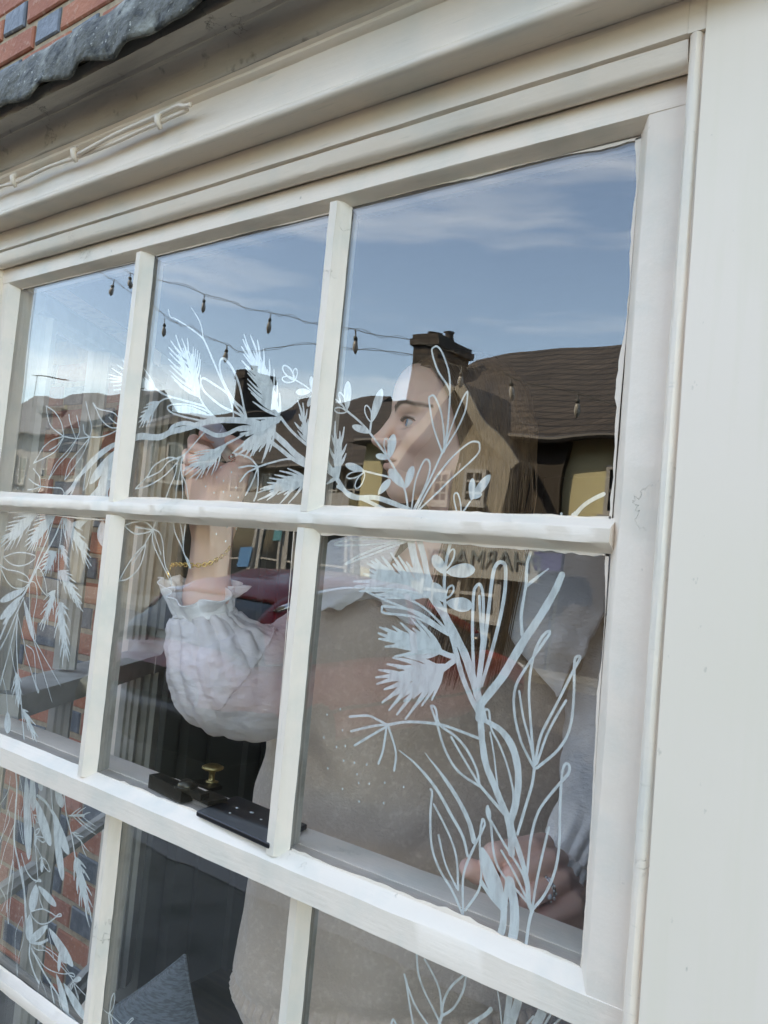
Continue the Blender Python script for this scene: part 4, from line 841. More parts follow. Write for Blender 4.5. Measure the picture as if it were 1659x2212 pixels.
fm = MB(); fm.obox(base+np.array([.004, -.012, -.002]), dx, dy, SZ, .022, .012, .0025); fm.build('knob_plate', MAT['iron'], LS)
# flat black case on the rail
tb = MB(); zt_ = SFz+.004
P_ = [onZ(423, 1757, zt_), onZ(511, 1723, zt_), onZ(664, 1786, zt_)]; P_.append(P_[0]+(P_[2]-P_[1]))
P_ = [np.array(v) for v in P_]
tb.add([p+SZ*(-.0035) for p in P_]+[p+SZ*.0035 for p in P_], [(3, 2, 1, 0), (4, 5, 6, 7)]+[(i, (i+1) % 4, (i+1) % 4+4, i+4) for i in range(4)])
tab = thing('flat_case', 'thin black flat case spotted with white paint, lying on the window rail', 'case')
o = tb.build('case_body', MAT['black'], tab); bv = o.modifiers.new('b', 'BEVEL'); bv.width = .002; bv.segments = 3
for x, y, r in [(512, 1745, .0026), (497, 1756, .002), (544, 1755, .0036), (564, 1770, .0022)]:
    q = onZ(x, y, zt_+.0036); sp_ = MB(); sp_.ball((q[0], q[1], zt_+.0036), (r, r*.7, .0006), 10, 6); sp_.build('paint_spot', MAT['paint'], tab, smooth=True)

# dim furniture deeper in the room
bn = thing('slatted_bench', 'dark slatted bench standing in the shadow on the room floor', 'bench')
for i in range(7):
    m = MB(); m.box((-.15, .95+i*.10, -1.30), (.95, 1.02+i*.10, -1.275)); m.build('slat', mat('bench_slat', (.045, .042, .04), .5) if i == 0 else bpy.data.materials['bench_slat'], bn)
for x in (-.1, .88):
    for y in (1.0, 1.55): m = MB(); m.box((x, y, -1.80), (x+.045, y+.045, -1.3005)); m.build('leg', MAT['dark'], bn)
gt = thing('glass_table', 'low table with a green edged glass top and thin metal legs', 'table')
m = MB(); m.box((-.38, 1.30, -.96), (.55, 2.0, -.952))
m.build('table_top', mat('green_glass_edge', (.01, .16, .13), .15), gt)
for x, y in ((-.33, 1.34), (.5, 1.34), (-.33, 1.95), (.5, 1.95)):
    m = MB(); m.tube([(x, y, -1.80), (x, y, -.961)], .010, 8); m.build('leg', MAT['grey'], gt)
m = MB(); m.tube([(-.33, 1.36, -1.70), (.1, 1.36, -.97)], .006, 6); m.build('brace', MAT['grey'], gt)
bt = thing('bottle', 'small pale bottle with a yellow cap lying on the dark bench', 'bottle')
c = np.array([.16, 1.30, -1.235]); m = MB(); m.tube([c, c+np.array([.10, .03, 0])], [.03, .03], 12); m.build('bottle_body', MAT['white'], bt, smooth=True)
m = MB(); m.tube([c+np.array([.101, .03, 0]), c+np.array([.15, .045, 0])], [.022, .018], 12); m.build('cap', mat('yellow_plastic', (.6, .45, .02), .4), bt, smooth=True)
rk = thing('bottle_shelf', 'narrow shelf of amber jars far back in the dark room', 'shelf')
m = MB(); m.box((.0, 2.9, -.75), (.8, 3.15, -.72)); m.build('shelf_board', MAT['dark'], rk)
m = MB(); m.box((.0, 2.9, -1.15), (.8, 3.15, -1.12)); m.build('shelf_board', MAT['dark'], rk)
mj = mat('amber_jar', (.30, .10, .03), .25); 
for i in range(3):
    j = thing('jar', 'amber glass jar ' + ('at the left end of', 'in the middle of', 'at the right of')[i] + ' the dark back shelf', 'jar', 'amber jars on the back shelf')
    c = np.array([.10+i*.12, 3.0, -.7195 if i < 3 else -1.1195]); m = MB(); m.tube([c, c+SZ*.12, c+SZ*.15, c+SZ*.17], [.04, .04, .025, .025], 12); m.build('jar_body', mj, j, smooth=True)
    m = MB(); m.tube([c+SZ*.1705, c+SZ*.19], [.03, .03], 12); m.build('lid', MAT['brass'], j, smooth=True)
# ------------------------------------------------------------------ the street the panes mirror
GZ = -1.98
m = MB(); m.box((-60, -1.75, GZ-.3), (60, .87, GZ)); pv = m.build('pavement', MAT['pave']); pv['kind'] = 'structure'
m = MB(); m.box((-60, -1.88, GZ-.3), (60, -1.7505, GZ+.004)); kb = m.build('kerb', mat('granite_kerb', (.30, .29, .27), .8, bump=[(ONE, 60, .4, .003)])); kb['kind'] = 'structure'
m = MB(); m.box((-60, -10.0, GZ-.4), (60, -1.8805, GZ-.12)); rd = m.build('road', MAT['asphalt']); rd['kind'] = 'structure'
m = MB(); m.box((-60, -12.6, GZ-.3), (60, -10.0005, GZ)); pv2 = m.build('far_pavement', MAT['pave']); pv2['kind'] = 'structure'
m = MB(); m.box((-700, -700, GZ-1.2), (700, 700, GZ-.42)); gr = m.build('ground', mat('ground', (.14, .14, .11), .95)); gr['kind'] = 'structure'
MAT['tile'] = mat('dark_clay_roof_tiles', (.075, .052, .036), .9, bump=[((1, 4, 14), 2.2, .9, .08), (ONE, 12, .6, .03)], var=[((1, 3, 10), 2, 6, (.13, .10, .06), .42, .68), ((1, 2, 2), .7, 4, (.04, .035, .03), .5, .7)])
MAT['slate'] = mat('grey_slates', (.10, .105, .11), .7, bump=[((2, 2, 10), 3, .6, .04)], var=[(ONE, 2, 5, (.16, .16, .16), .4, .7)])
MAT['cream'] = mat('cream_render', (.29, .265, .21), .85, var=[(ONE, 1.5, 5, (.22, .20, .16), .4, .7)])
MAT['yellow'] = mat('ochre_render', (.60, .56, .34), .85, var=[(ONE, 1.5, 5, (.50, .46, .28), .4, .7)])
MAT['whiteh'] = mat('white_render', (.26, .26, .26), .85, var=[(ONE, 2, 5, (.20, .20, .20), .4, .7)])
MAT['tan'] = mat('tan_render', (.20, .165, .12), .85, var=[((4, 1, 1), 2, 5, (.12, .10, .07), .4, .65)])
MAT['pinkb'] = mat('pale_red_brick_house', (.24, .13, .11), .85, var=[((1, 1, 3), 8, 4, (.16, .08, .065), .4, .65)])
MAT['orangeb'] = mat('orange_brick_house', (.30, .12, .055), .85, var=[((1, 1, 3), 8, 4, (.20, .075, .035), .4, .65)])
MAT['wglass'] = mat('dark_window_pane', (.02, .024, .028), .08)
MAT['frame'] = mat('white_window_frame', (.38, .38, .365), .5)
brickify(MAT['tile'], .24, .17, (.046, .037, .029), (.070, .055, .042), (.014, .012, .011), .014, .05); brickify(MAT['slate'], .35, .20, (.085, .09, .095), (.12, .12, .125), (.04, .04, .045), .01, .03)
brickify(MAT['pinkb'], .23, .075, (.24, .13, .11), (.17, .085, .07), (.22, .19, .16)); brickify(MAT['orangeb'], .23, .075, (.32, .13, .06), (.22, .08, .04), (.26, .22, .16))
def win(T, x0, x1, z0, z1, yf, cols=2, rows=2, fr=.06, nm='window'):
    """x0<x1, facade plane yf facing +Y"""
    m = MB(); y1 = yf+.045
    m.box((x0, yf+.002, z0), (x0+fr, y1, z1)); m.box((x1-fr, yf+.002, z0), (x1, y1, z1))
    m.box((x0+fr, yf+.002, z0), (x1-fr, y1, z0+fr)); m.box((x0+fr, yf+.002, z1-fr), (x1-fr, y1, z1))
    f2 = fr*.55
    for i in range(1, cols): x = x0+(x1-x0)*i/cols; m.box((x-f2/2, yf+.004, z0+fr), (x+f2/2, y1-.006, z1-fr))
    for i in range(1, rows): z = z0+(z1-z0)*i/rows; m.box((x0+fr, yf+.005, z-f2/2), (x1-fr, y1-.009, z+f2/2))
    m.box((x0-.05, yf+.003, z0-.06), (x1+.05, yf+.11, z0-.001))
    o = m.build(nm, MAT['frame'], T)
    m = MB(); m.box((x0+.01, yf+.006, z0+.01), (x1-.01, yf+.020, z1-.01)); m.build('pane', MAT['wglass'], o)
def house(name, label, pxl, pxr, y_eave, y_ridge, D, wallm, roofm, depth=7.0, px_e=None, windows=(), gable=False):
    t = thing(name, label, 'house')
    xa_, xb_ = seen(pxl, y_eave, D)[0], seen(pxr, y_eave, D)[0]; ze = seen((pxl+pxr)/2, y_eave, D)[2]
    m = MB(); m.box((xa_, -D-depth, GZ-.2), (xb_, -D, ze)); m.build('wall', wallm, t)
    if gable:
        ap = seen(*gable, D); m = MB(); o = .35; hh = ap[2]
        m.add([(xa_, -D, ze), (xb_, -D, ze), (ap[0], -D, hh), (xa_, -D-depth, ze), (xb_, -D-depth, ze), (ap[0], -D-depth, hh)], [(0, 1, 2), (3, 5, 4), (0, 2, 5, 3), (1, 4, 5, 2), (0, 3, 4, 1)]); m.build('gable_wall', wallm, t)
        for sx, xe in ((-1, xa_), (1, xb_)):
            e = np.array([xe, 0, ze]); a = np.array([ap[0], 0, hh]); d = (a-e)/np.linalg.norm(a-e); nrm = np.array([-d[2]*1, 0, d[0]]); nrm = nrm if nrm[2] > 0 else -nrm
            e2 = e-d*.35; m = MB()
            vs = [(p[0]+nrm[0]*k, yy_, p[2]+nrm[2]*k) for yy_ in (-D+.3, -D-depth) for k in (.01, .16) for p in (e2, a)]
            m.add(vs, [(0, 1, 3, 2), (4, 6, 7, 5), (0, 2, 6, 4), (1, 5, 7, 3), (2, 3, 7, 6), (0, 4, 5, 1)]); r_ = m.build('roof', roofm, t)
            m = MB(); vs = [(p[0]+nrm[0]*k, yy_, p[2]+nrm[2]*k) for yy_ in (-D+.36, -D+.3005) for k in (-.02, .17) for p in (e2, a)]
            m.add(vs, [(0, 1, 3, 2), (4, 6, 7, 5), (0, 2, 6, 4), (1, 5, 7, 3), (2, 3, 7, 6), (0, 4, 5, 1)]); m.build('barge_board', MAT['cream'], r_)
    else:
        zr = seen((pxl+pxr)/2, y_ridge, D+depth/2)[2]; m = MB(); ov = .25
        vs = [(xa_-ov, -D+ov, ze-.02), (xb_+ov, -D+ov, ze-.02), (xb_+ov, -D-depth-ov, ze-.02), (xa_-ov, -D-depth-ov, ze-.02), (xa_-ov, -D-depth/2, zr), (xb_+ov, -D-depth/2, zr)]
        m.add(vs, [(0, 1, 5, 4), (2, 3, 4, 5), (1, 2, 5), (3, 0, 4), (3, 2, 1, 0)]); m.build('roof', roofm, t)
        m = MB(); m.tube([(xa_, -D+ov+.05, ze-.02), (xb_, -D+ov+.05, ze-.02)], .06, 8); m.build('gutter', MAT['dark'], t)
    for (pa, pb, ya, yb, c_, r_, *rest) in windows:
        a = seen(pa, (ya+yb)/2, D); b = seen(pb, (ya+yb)/2, D); zt_, zb_ = seen((pa+pb)/2, ya, D)[2], seen((pa+pb)/2, yb, D)[2]
        win(t, min(a[0], b[0]), max(a[0], b[0]), zb_, zt_, -D, c_, r_)
    return t, xa_, xb_, ze
def chimney(T, pxl, pxr, ytop, D, wd, wallm, pots=2, drop=3.0, pot_m=None):
    a = seen(pxl, ytop, D); b = seen(pxr, ytop, D); z = a[2]; m = MB(); x0, x1 = a[0], b[0]
    m.box((x0, -D-wd, z-drop), (x1, -D, z-.25)); m.box((x0-.06, -D-wd-.06, z-.2499), (x1+.06, -D+.06, z-.1)); m.box((x0-.02, -D-wd-.02, z-.0999), (x1+.02, -D+.02, z)); c = m.build('chimney', wallm, T)
    for i in range(pots):
        x = x0+(x1-x0)*(i+.5)/pots; m = MB(); m.tube([(x, -D-wd/2, z+.001), (x, -D-wd/2, z+.08), (x, -D-wd/2, z+.20), (x, -D-wd/2, z+.23)], [.15, .11, .10, .13], 10); m.build('chimney_pot', pot_m or wallm, c, smooth=True)
# long dark roof with ochre wall, far right of the reflection
H1, xa1, xb1, ze1 = house('cottage', 'long ochre cottage under one broad dark tiled roof, mirrored right of the gable', 800, 1460, 950, 762, 11.0, MAT['yellow'], MAT['tile'], 8, windows=[(1300, 1340, 1010, 1110, 2, 2)])
m = MB(); q0, q1 = seen(830, 950, 10.9)[0], seen(1221, 950, 10.9)[0]; m.box((q0, -10.999, GZ), (q1, -10.88, ze1-.05)); m.build('timber_front', mat('dark_timber_front', (.05, .04, .03), .8, bump=[((8, 1, 1), 3, .6, .03)]), H1)
m = MB(); q0, q1 = seen(1222, 1150, 10.9)[0], seen(1470, 1150, 10.9)[0]; m.box((q0, -10.999, GZ), (q1, -10.84, seen(1300, 1150, 10.9)[2])); m.build('ground_floor_front', mat('brown_painted_front', (.07, .06, .05), .6), H1)
H2, xa2, xb2, ze2 = house('gabled_shop', 'cream gabled chemist shop with a sign band, mirrored behind the hair of the woman', 900, 1092, 985, 0, 10.6, MAT['cream'], MAT['tile'], 6, gable=(1000, 846), windows=[(935, 975, 1015, 1085, 2, 3), (1010, 1055, 1015, 1085, 2, 3)])
chimney(H2, 897, 948, 722, 13.0, 1.2, MAT['tile'], 2, 4.0)
# shop front of the gabled shop
def shopfront(T, pa, pb, ya, yb, D, cols):
    a = seen(pa, (ya+yb)/2, D)[0]; b = seen(pb, (ya+yb)/2, D)[0]; zt_ = seen((pa+pb)/2, ya, D)[2]; zb_ = seen((pa+pb)/2, yb, D)[2]
    win(T, min(a, b), max(a, b), zb_, zt_, -D, cols, 2, .10, 'shop_window'); return min(a, b), max(a, b), zb_, zt_
shopfront(H2, 905, 1085, 1225, 1330, 10.6, 4)
xs0 = seen(780, 1200, 10.55)[0]; xs1 = seen(1165, 1200, 10.55)[0]; zsg = seen(980, 1203, 10.55)[2]
m = MB(); m.box((min(xs0, xs1), -10.598, zsg-.30), (max(xs0, xs1), -10.50, zsg+.30)); sg = m.build('sign_band', mat('pale_sign', (.36, .37, .35), .5), H2)
def text(body, size, loc, mt, par, name='lettering'):
    cu = bpy.data.curves.new(name, 'FONT'); cu.body = body; cu.size = size; cu.extrude = .012; cu.align_x = 'CENTER'; cu.align_y = 'CENTER'
    o = bpy.data.objects.new(name, cu); COL.objects.link(o); bpy.context.view_layer.update()
    me = bpy.data.meshes.new_from_object(o); bpy.data.objects.remove(o); me.materials.clear(); me.materials.append(mt)
    Mx = Matrix.Translation(loc) @ Matrix.Rotation(math.pi, 4, 'Z') @ Matrix.Rotation(math.pi/2, 4, 'X'); me.transform(Mx)
    q = bpy.data.objects.new(name, me); COL.objects.link(q); q.parent = par; return q
text('PHARMACY', .40, (seen(1040, 1203, 10.48)[0], -10.486, zsg-.01), mat('sign_letters', (.16, .20, .21), .5), sg)
m = MB(); xp = seen(1182, 1212, 10.5)[0]; zp = seen(1182, 1212, 10.5)[2]; m.box((xp-.22, -10.60, zp-.14), (xp+.22, -10.48, zp+.14)); 
pp = tag(m.build('shop_sign', mat('purple_sign', (.05, .035, .15), .5)), 'small purple fascia sign right of the chemist lettering', 'sign')
# brown buildings in the middle
H3, *_ = house('brown_house', 'brown house with a broad dark roof mirrored left of the woman\'s face', 600, 892, 1010, 872, 12.0, MAT['tan'], MAT['tile'], 8, windows=[(700, 735, 1035, 1090, 2, 2), (760, 800, 1035, 1090, 2, 2), (640, 672, 1035, 1090, 2, 2)])
H4, *_ = house('tan_house', 'narrow tan house front mirrored behind the painted branch in the top middle pane', 300, 425, 925, 898, 12.2, MAT['tan'], MAT['tile'], 5, windows=[(330, 350, 960, 1040, 1, 2), (375, 400, 960, 1040, 1, 2)])
H5, *_ = house('dark_roof_house', 'house with a steep dark roof and tall chimney mirrored above the raised hand', 428, 598, 1000, 875, 12.4, MAT['tan'], MAT['tile'], 8, windows=[(560, 590, 1020, 1085, 2, 2), (500, 535, 1020, 1085, 2, 2)])
chimney(H5, 513, 535, 800, 14.0, 1.0, MAT['tile'], 1, 3.5)
# ground floor shop window seen above the car
SH = thing('corner_shop', 'white framed shop front with a blue poster, mirrored above the roof of the red car', 'shop')
xa_, xb_ = sorted((seen(462, 1180, 11.2)[0], seen(760, 1180, 11.2)[0])); zt_ = seen(560, 1062, 11.2)[2]
m = MB(); m.box((xa_, -11.9, GZ), (xb_, -11.2, zt_)); m.build('wall', MAT['frame'], SH)
for a, b in ((488, 556), (562, 606), (618, 640), (650, 750)):
    x0_, x1_ = sorted((seen(a, 1180, 11.2)[0], seen(b, 1180, 11.2)[0])); win(SH, x0_, x1_, seen(560, 1290, 11.2)[2], seen(560, 1128, 11.2)[2], -11.2, 1, 2, .07, 'shop_window')
x0_, x1_ = sorted((seen(513, 1200, 11.1)[0], seen(545, 1200, 11.1)[0])); m = MB(); m.box((x0_, -11.145, seen(530, 1224, 11.1)[2]), (x1_, -11.135, seen(530, 1182, 11.1)[2])); m.build('poster', mat('blue_poster', (.08, .25, .50), .5), SH)
x0_, x1_ = sorted((seen(582, 1150, 11.1)[0], seen(603, 1150, 11.1)[0])); m = MB(); m.box((x0_, -11.145, seen(590, 1172, 11.1)[2]), (x1_, -11.135, seen(590, 1126, 11.1)[2])); m.build('poster', mat('teal_poster', (.08, .28, .33), .5), SH)
# left pane houses
H6, *_ = house('grey_house', 'grey house with slate roof and chimney mirrored at the far left of the panes', -160, 120, 943, 872, 14.0, MAT['whiteh'], MAT['slate'], 8, windows=[(78, 98, 1010, 1060, 2, 2), (20, 45, 985, 1045, 2, 2)])
chimney(H6, 95, 120, 880, 15.5, 1.3, MAT['slate'], 1, 4.0, MAT['yellow'])
an = thing('tv_aerial', 'thin television aerial on a tall mast above the grey house', 'aerial')
a = np.array(seen(88, 816, 16.5)); b_ = np.array(seen(86, 900, 16.5)); m = MB(); m.tube([b_, a], .025, 6); m.build('mast', MAT['iron'], an)
e0 = np.array(seen(72, 812, 16.5)); e1 = np.array(seen(135, 822, 16.5)); m = MB(); m.tube([e0, e1], .02, 6)
for i in range(9): q = e0+(e1-e0)*i/8; m.tube([q+np.array([0, -.25, 0]), q+np.array([0, .25, 0])], .012, 5)
m.build('antenna_boom', MAT['iron'], an)
H7, *_ = house('pink_brick_house', 'pale red brick house with slate roof mirrored left of the orange one', 124, 184, 962, 915, 14.5, MAT['pinkb'], MAT['slate'], 7, windows=[(134, 148, 990, 1040, 2, 2), (160, 174, 990, 1040, 2, 2)])
chimney(H7, 147, 170, 905, 16.0, 1.0, MAT['pinkb'], 3, 3.5)
H8, *_ = house('orange_brick_house', 'orange brick house with cream corner mirrored beside the first glazing bar', 214, 292, 920, 905, 13.5, MAT['orangeb'], MAT['slate'], 6, windows=[(232, 244, 975, 1030, 1, 2)])
m = MB(); c1 = seen(212, 920, 13.4); m.box((c1[0]-.4, -13.6, GZ), (c1[0]+.5, -13.36, c1[2])); m.build('corner_strip', MAT['cream'], H8)
H9, *_ = house('slate_house', 'low slate roofed house between the pink and the orange brick houses', 186, 211, 935, 918, 15.5, MAT['whiteh'], MAT['slate'], 5)
# tall dark building end at the right edge
TG = thing('tall_house', 'tall dark tile hung house end at the far right of the reflection', 'house')
a = seen(1352, 640, 8.4); m = MB(); m.box((a[0], -10.5, GZ), (a[0]+7, -8.4, a[2])); m.build('wall', MAT['tile'], TG)
# strings of festoon bulbs across the street
MAT['bulb'] = mat('pale_bulb_glass', (.34, .33, .30), .3); MAT['cord'] = mat('dark_cord', (.07, .075, .07), .6)
def festoon(label, pts, bulbs, D):
    t = thing('festoon_cable', label, 'string lights', 'strings of bulbs hung over the street')
    P_ = [np.array(seen(x, y, D)) for x, y in pts]; sm = smooth_poly(P_, 5); m = MB(); m.tube(sm, .0030, 6); m.build('cord', MAT['cord'], t, smooth=True)
    tw = [p+np.array([0, .02*math.cos(i*1.1), .02*math.sin(i*1.1)]) for i, p in enumerate(sm)]; m = MB(); m.tube(tw, .0022, 5); m.build('cord', MAT['cord'], t, smooth=True)
    for x, y in bulbs:
        q = np.array(seen(x, y, D)); m = MB(); m.tube([q, q-SZ*.05, q-SZ*.055, q-SZ*.085], [.006, .006, .018, .018], 8); bh = m.build('bulb_holder', MAT['cord'], t, smooth=True)
        c = q-SZ*.0855; m = MB(); m.tube([c, c-SZ*.02, c-SZ*.05, c-SZ*.08, c-SZ*.105, c-SZ*.115], [.013, .020, .026, .023, .011, .002], 12); m.build('bulb', MAT['bulb'], bh, smooth=True)
festoon('lower string of pale bulbs, sloping down from the first pane over the dark roof', [(120, 520), (208, 584), (291, 637), (327, 660), (377, 692), (422, 709), (478, 743), (540, 762), (620, 745), (760, 752), (870, 762), (998, 786), (1115, 818), (1240, 846), (1345, 872)],
        [(236, 604), (358, 686), (477, 742), (994, 786), (1110, 814), (1236, 842)], 4.6)
festoon('higher string of pale bulbs running towards the chimney top', [(200, 535), (285, 588), (335, 606), (456, 638), (517, 660), (587, 682), (629, 686), (688, 702), (760, 716), (840, 727), (905, 737), (1000, 760)],
        [(287, 589), (453, 638), (586, 682), (760, 716)], 4.6)
# red car parked by the kerb
def car():
    t = thing('parked_car', 'red hatchback parked tail first by the kerb, mirrored across the white sleeve', 'car')
    RED = mat('red_car_paint', (.34, .005, .012), .28, spec=.35); RED.node_tree.nodes['Principled BSDF'].inputs['Coat Weight'].default_value = .25
    GL = mat('car_window_glass', (.03, .035, .04), .05); RUB = mat('tyre_rubber', (.02, .02, .02), .8); ALU = mat('wheel_alloy', (.10, .10, .105), .5, metal=.5)
    cx, cy, z0 = 0.0, 0.0, GZ-.13
    # body: stations along x (nose towards +x)
    st = [(-1.98, .50, .30, .78), (-1.93, .74, .26, .88), (-1.70, .82, .22, .93), (-1.2, .845, .20, .95), (-.4, .85, .20, .95), (.3, .85, .20, .94), (.8, .84, .20, .92), (1.3, .82, .22, .86), (1.7, .76, .25, .78), (1.92, .62, .30, .66), (1.99, .42, .34, .58)]
    xs = np.linspace(-1.98, 1.99, 60); A = np.array(st)
    def ring_body(x):
        w_, b, tp = (np.interp(x, A[:, 0], A[:, i]) for i in (1, 2, 3)); pts = []
        for k in range(32):
            a = 2*math.pi*k/32; ca, sa = math.cos(a), math.sin(a)
            yy_ = math.copysign(abs(ca)**.45, ca)*w_; zz = (b+tp)/2+math.copysign(abs(sa)**.55, sa)*(tp-b)/2
            yy_ *= 1-.10*max(0, (zz-.6)/.35)
            pts.append((cx+x, cy+yy_, z0+zz))
        return pts
    m = MB(); vs = []
    for x in xs: vs += ring_body(x)
    n = 32; fs = [(i*n+k, i*n+(k+1) % n, (i+1)*n+(k+1) % n, (i+1)*n+k) for i in range(len(xs)-1) for k in range(n)]+[tuple(range(n)), tuple((len(xs)-1)*n+k for k in range(n))[::-1]]
    m.add(vs, fs); m.build('body', RED, t, smooth=True)
    # cabin: glass shell with red roof and pillars
    cab = [(-1.80, .92, .60), (-1.55, 1.20, .66), (-1.25, 1.36, .64), (-.8, 1.43, .62), (-.2, 1.45, .61), (.2, 1.41, .60), (.55, 1.27, .62), (.85, 1.08, .66), (1.10, .93, .68)]
    Bc = np.array(cab); xs = np.linspace(-1.80, 1.10, 50)
    def ring_c(x, g=0.0, k0=0, k1=24, nn=24):
        tp, wt = np.interp(x, Bc[:, 0], Bc[:, 1]), np.interp(x, Bc[:, 0], Bc[:, 2]); pts = []
        for k in range(k0, k1+1):
            a = math.pi*k/nn; ca, sa = math.cos(a), math.sin(a); h = tp-.86
            yb = .76*math.copysign(abs(ca)**.35, ca); zz = .86+h*(sa**.5 if sa > 0 else 0)
            f = max(0, (zz-.86)/.6); yb *= 1-(1-wt/.76)*f
            pts.append((cx+x, cy+yb*(1+g), z0+zz+g*.9))
        return pts
    def shell(name, mt, xa_, xb_, k0, k1, g, n_=30):
        m = MB(); vs = []; X_ = np.linspace(xa_, xb_, n_); nn = k1-k0+1
        for x in X_: vs += ring_c(x, g, k0, k1)
        m.add(vs, [(i*nn+k, i*nn+k+1, (i+1)*nn+k+1, (i+1)*nn+k) for i in range(n_-1) for k in range(nn-1)]); o = m.build(name, mt, t, smooth=True)
        s_ = o.modifiers.new('s', 'SOLIDIFY'); s_.thickness = .012; return o
    shell('windows', GL, -1.80, 1.10, 0, 24, 0, 60)
    shell('roof', RED, -1.45, .30, 7, 17, .012)
    for ks in ((3, 8), (16, 21)):
        shell('pillar', RED, -.12, -.02, ks[0]-3 if ks[0] == 3 else ks[0], ks[1] if ks[0] == 3 else 24, .014, 4)
        shell('pillar', RED, -1.62, -1.28, 0 if ks[0] == 3 else 16, 8 if ks[0] == 3 else 24, .014, 8)
        m = MB(); pts = [np.array(ring_c(x, .012)[4 if ks[0] == 3 else 20]) for x in (.28, .45, .65, .85, 1.05)]; m.tube(pts, .04, 8); m.build('pillar', RED, t, smooth=True)
        m = MB(); pts = [np.array(ring_c(x, .02)[6 if ks[0] == 3 else 18]) for x in np.linspace(-1.5, .4, 14)]; m.tube(pts, .022, 8); m.build('roof_rail', mat('chrome', (.8, .8, .8), .12, metal=1) if 'chrome' not in bpy.data.materials else bpy.data.materials['chrome'], t, smooth=True)
    for x in (-1.25, 1.22):
        for sy in (-1, 1):
            c = np.array([cx+x, cy+sy*.74, z0+.31]); m = MB(); m.tube([c+np.array([0, -sy*.10, 0]), c+np.array([0, sy*.07, 0]), c+np.array([0, sy*.115, 0])], [.31, .31, .28], 28); wh = m.build('wheel', RUB, t)
            m = MB(); m.tube([c+np.array([0, sy*.1155, 0]), c+np.array([0, sy*.122, 0])], [.20, .17], 20); m.build('rim', ALU, wh)
    for sy in (-1, 1):
        m = MB(); m.ball((cx+1.80, cy+sy*.60, z0+.62), (.14, .12, .07), 14, 8); m.build('headlight', mat('lamp_glass', (.7, .7, .7), .1) if 'lamp_glass' not in bpy.data.materials else bpy.data.materials['lamp_glass'], t, smooth=True)
        m = MB(); m.ball((cx-1.86, cy+sy*.62, z0+.74), (.09, .10, .11), 14, 8); m.build('tail_light', RED, t, smooth=True)
        m = MB(); m.ball((cx+.62, cy+sy*.93, z0+.98), (.09, .10, .065), 14, 8); m.build('wing_mirror', MAT['black'], t, smooth=True)
        m = MB(); m.box((cx-.35, cy+sy*.835-.02, z0+.76), (cx-.18, cy+sy*.835+.02, z0+.785)); m.build('door_handle', RED, t)
        m = MB(); m.tube([(cx+x, cy+sy*(.848 if abs(x) < 1.2 else .835), z0+.52) for x in np.linspace(-1.5, 1.5, 12)], .014, 6); m.build('side_strip', MAT['black'], t)
    t.rotation_euler = (0, 0, math.radians(-87)); t.location = (-2.74, -4.62, .05)      # parked with its tail towards the shop
    m = MB(); m.tube([(cx-1.60, cy-.84, z0+.42), (cx-1.88, cy-.76, z0+.42), (cx-1.97, cy-.5, z0+.42), (cx-1.99, cy, z0+.42), (cx-1.97, cy+.5, z0+.42), (cx-1.88, cy+.76, z0+.42), (cx-1.60, cy+.84, z0+.42)], .16, 12); m.build('bumper', MAT['black'], t, smooth=True)
    m = MB(); m.box((cx+1.95, cy-.26, z0+.36), (cx+2.005, cy+.26, z0+.47)); m.build('number_plate', MAT['frame'], t)
car()
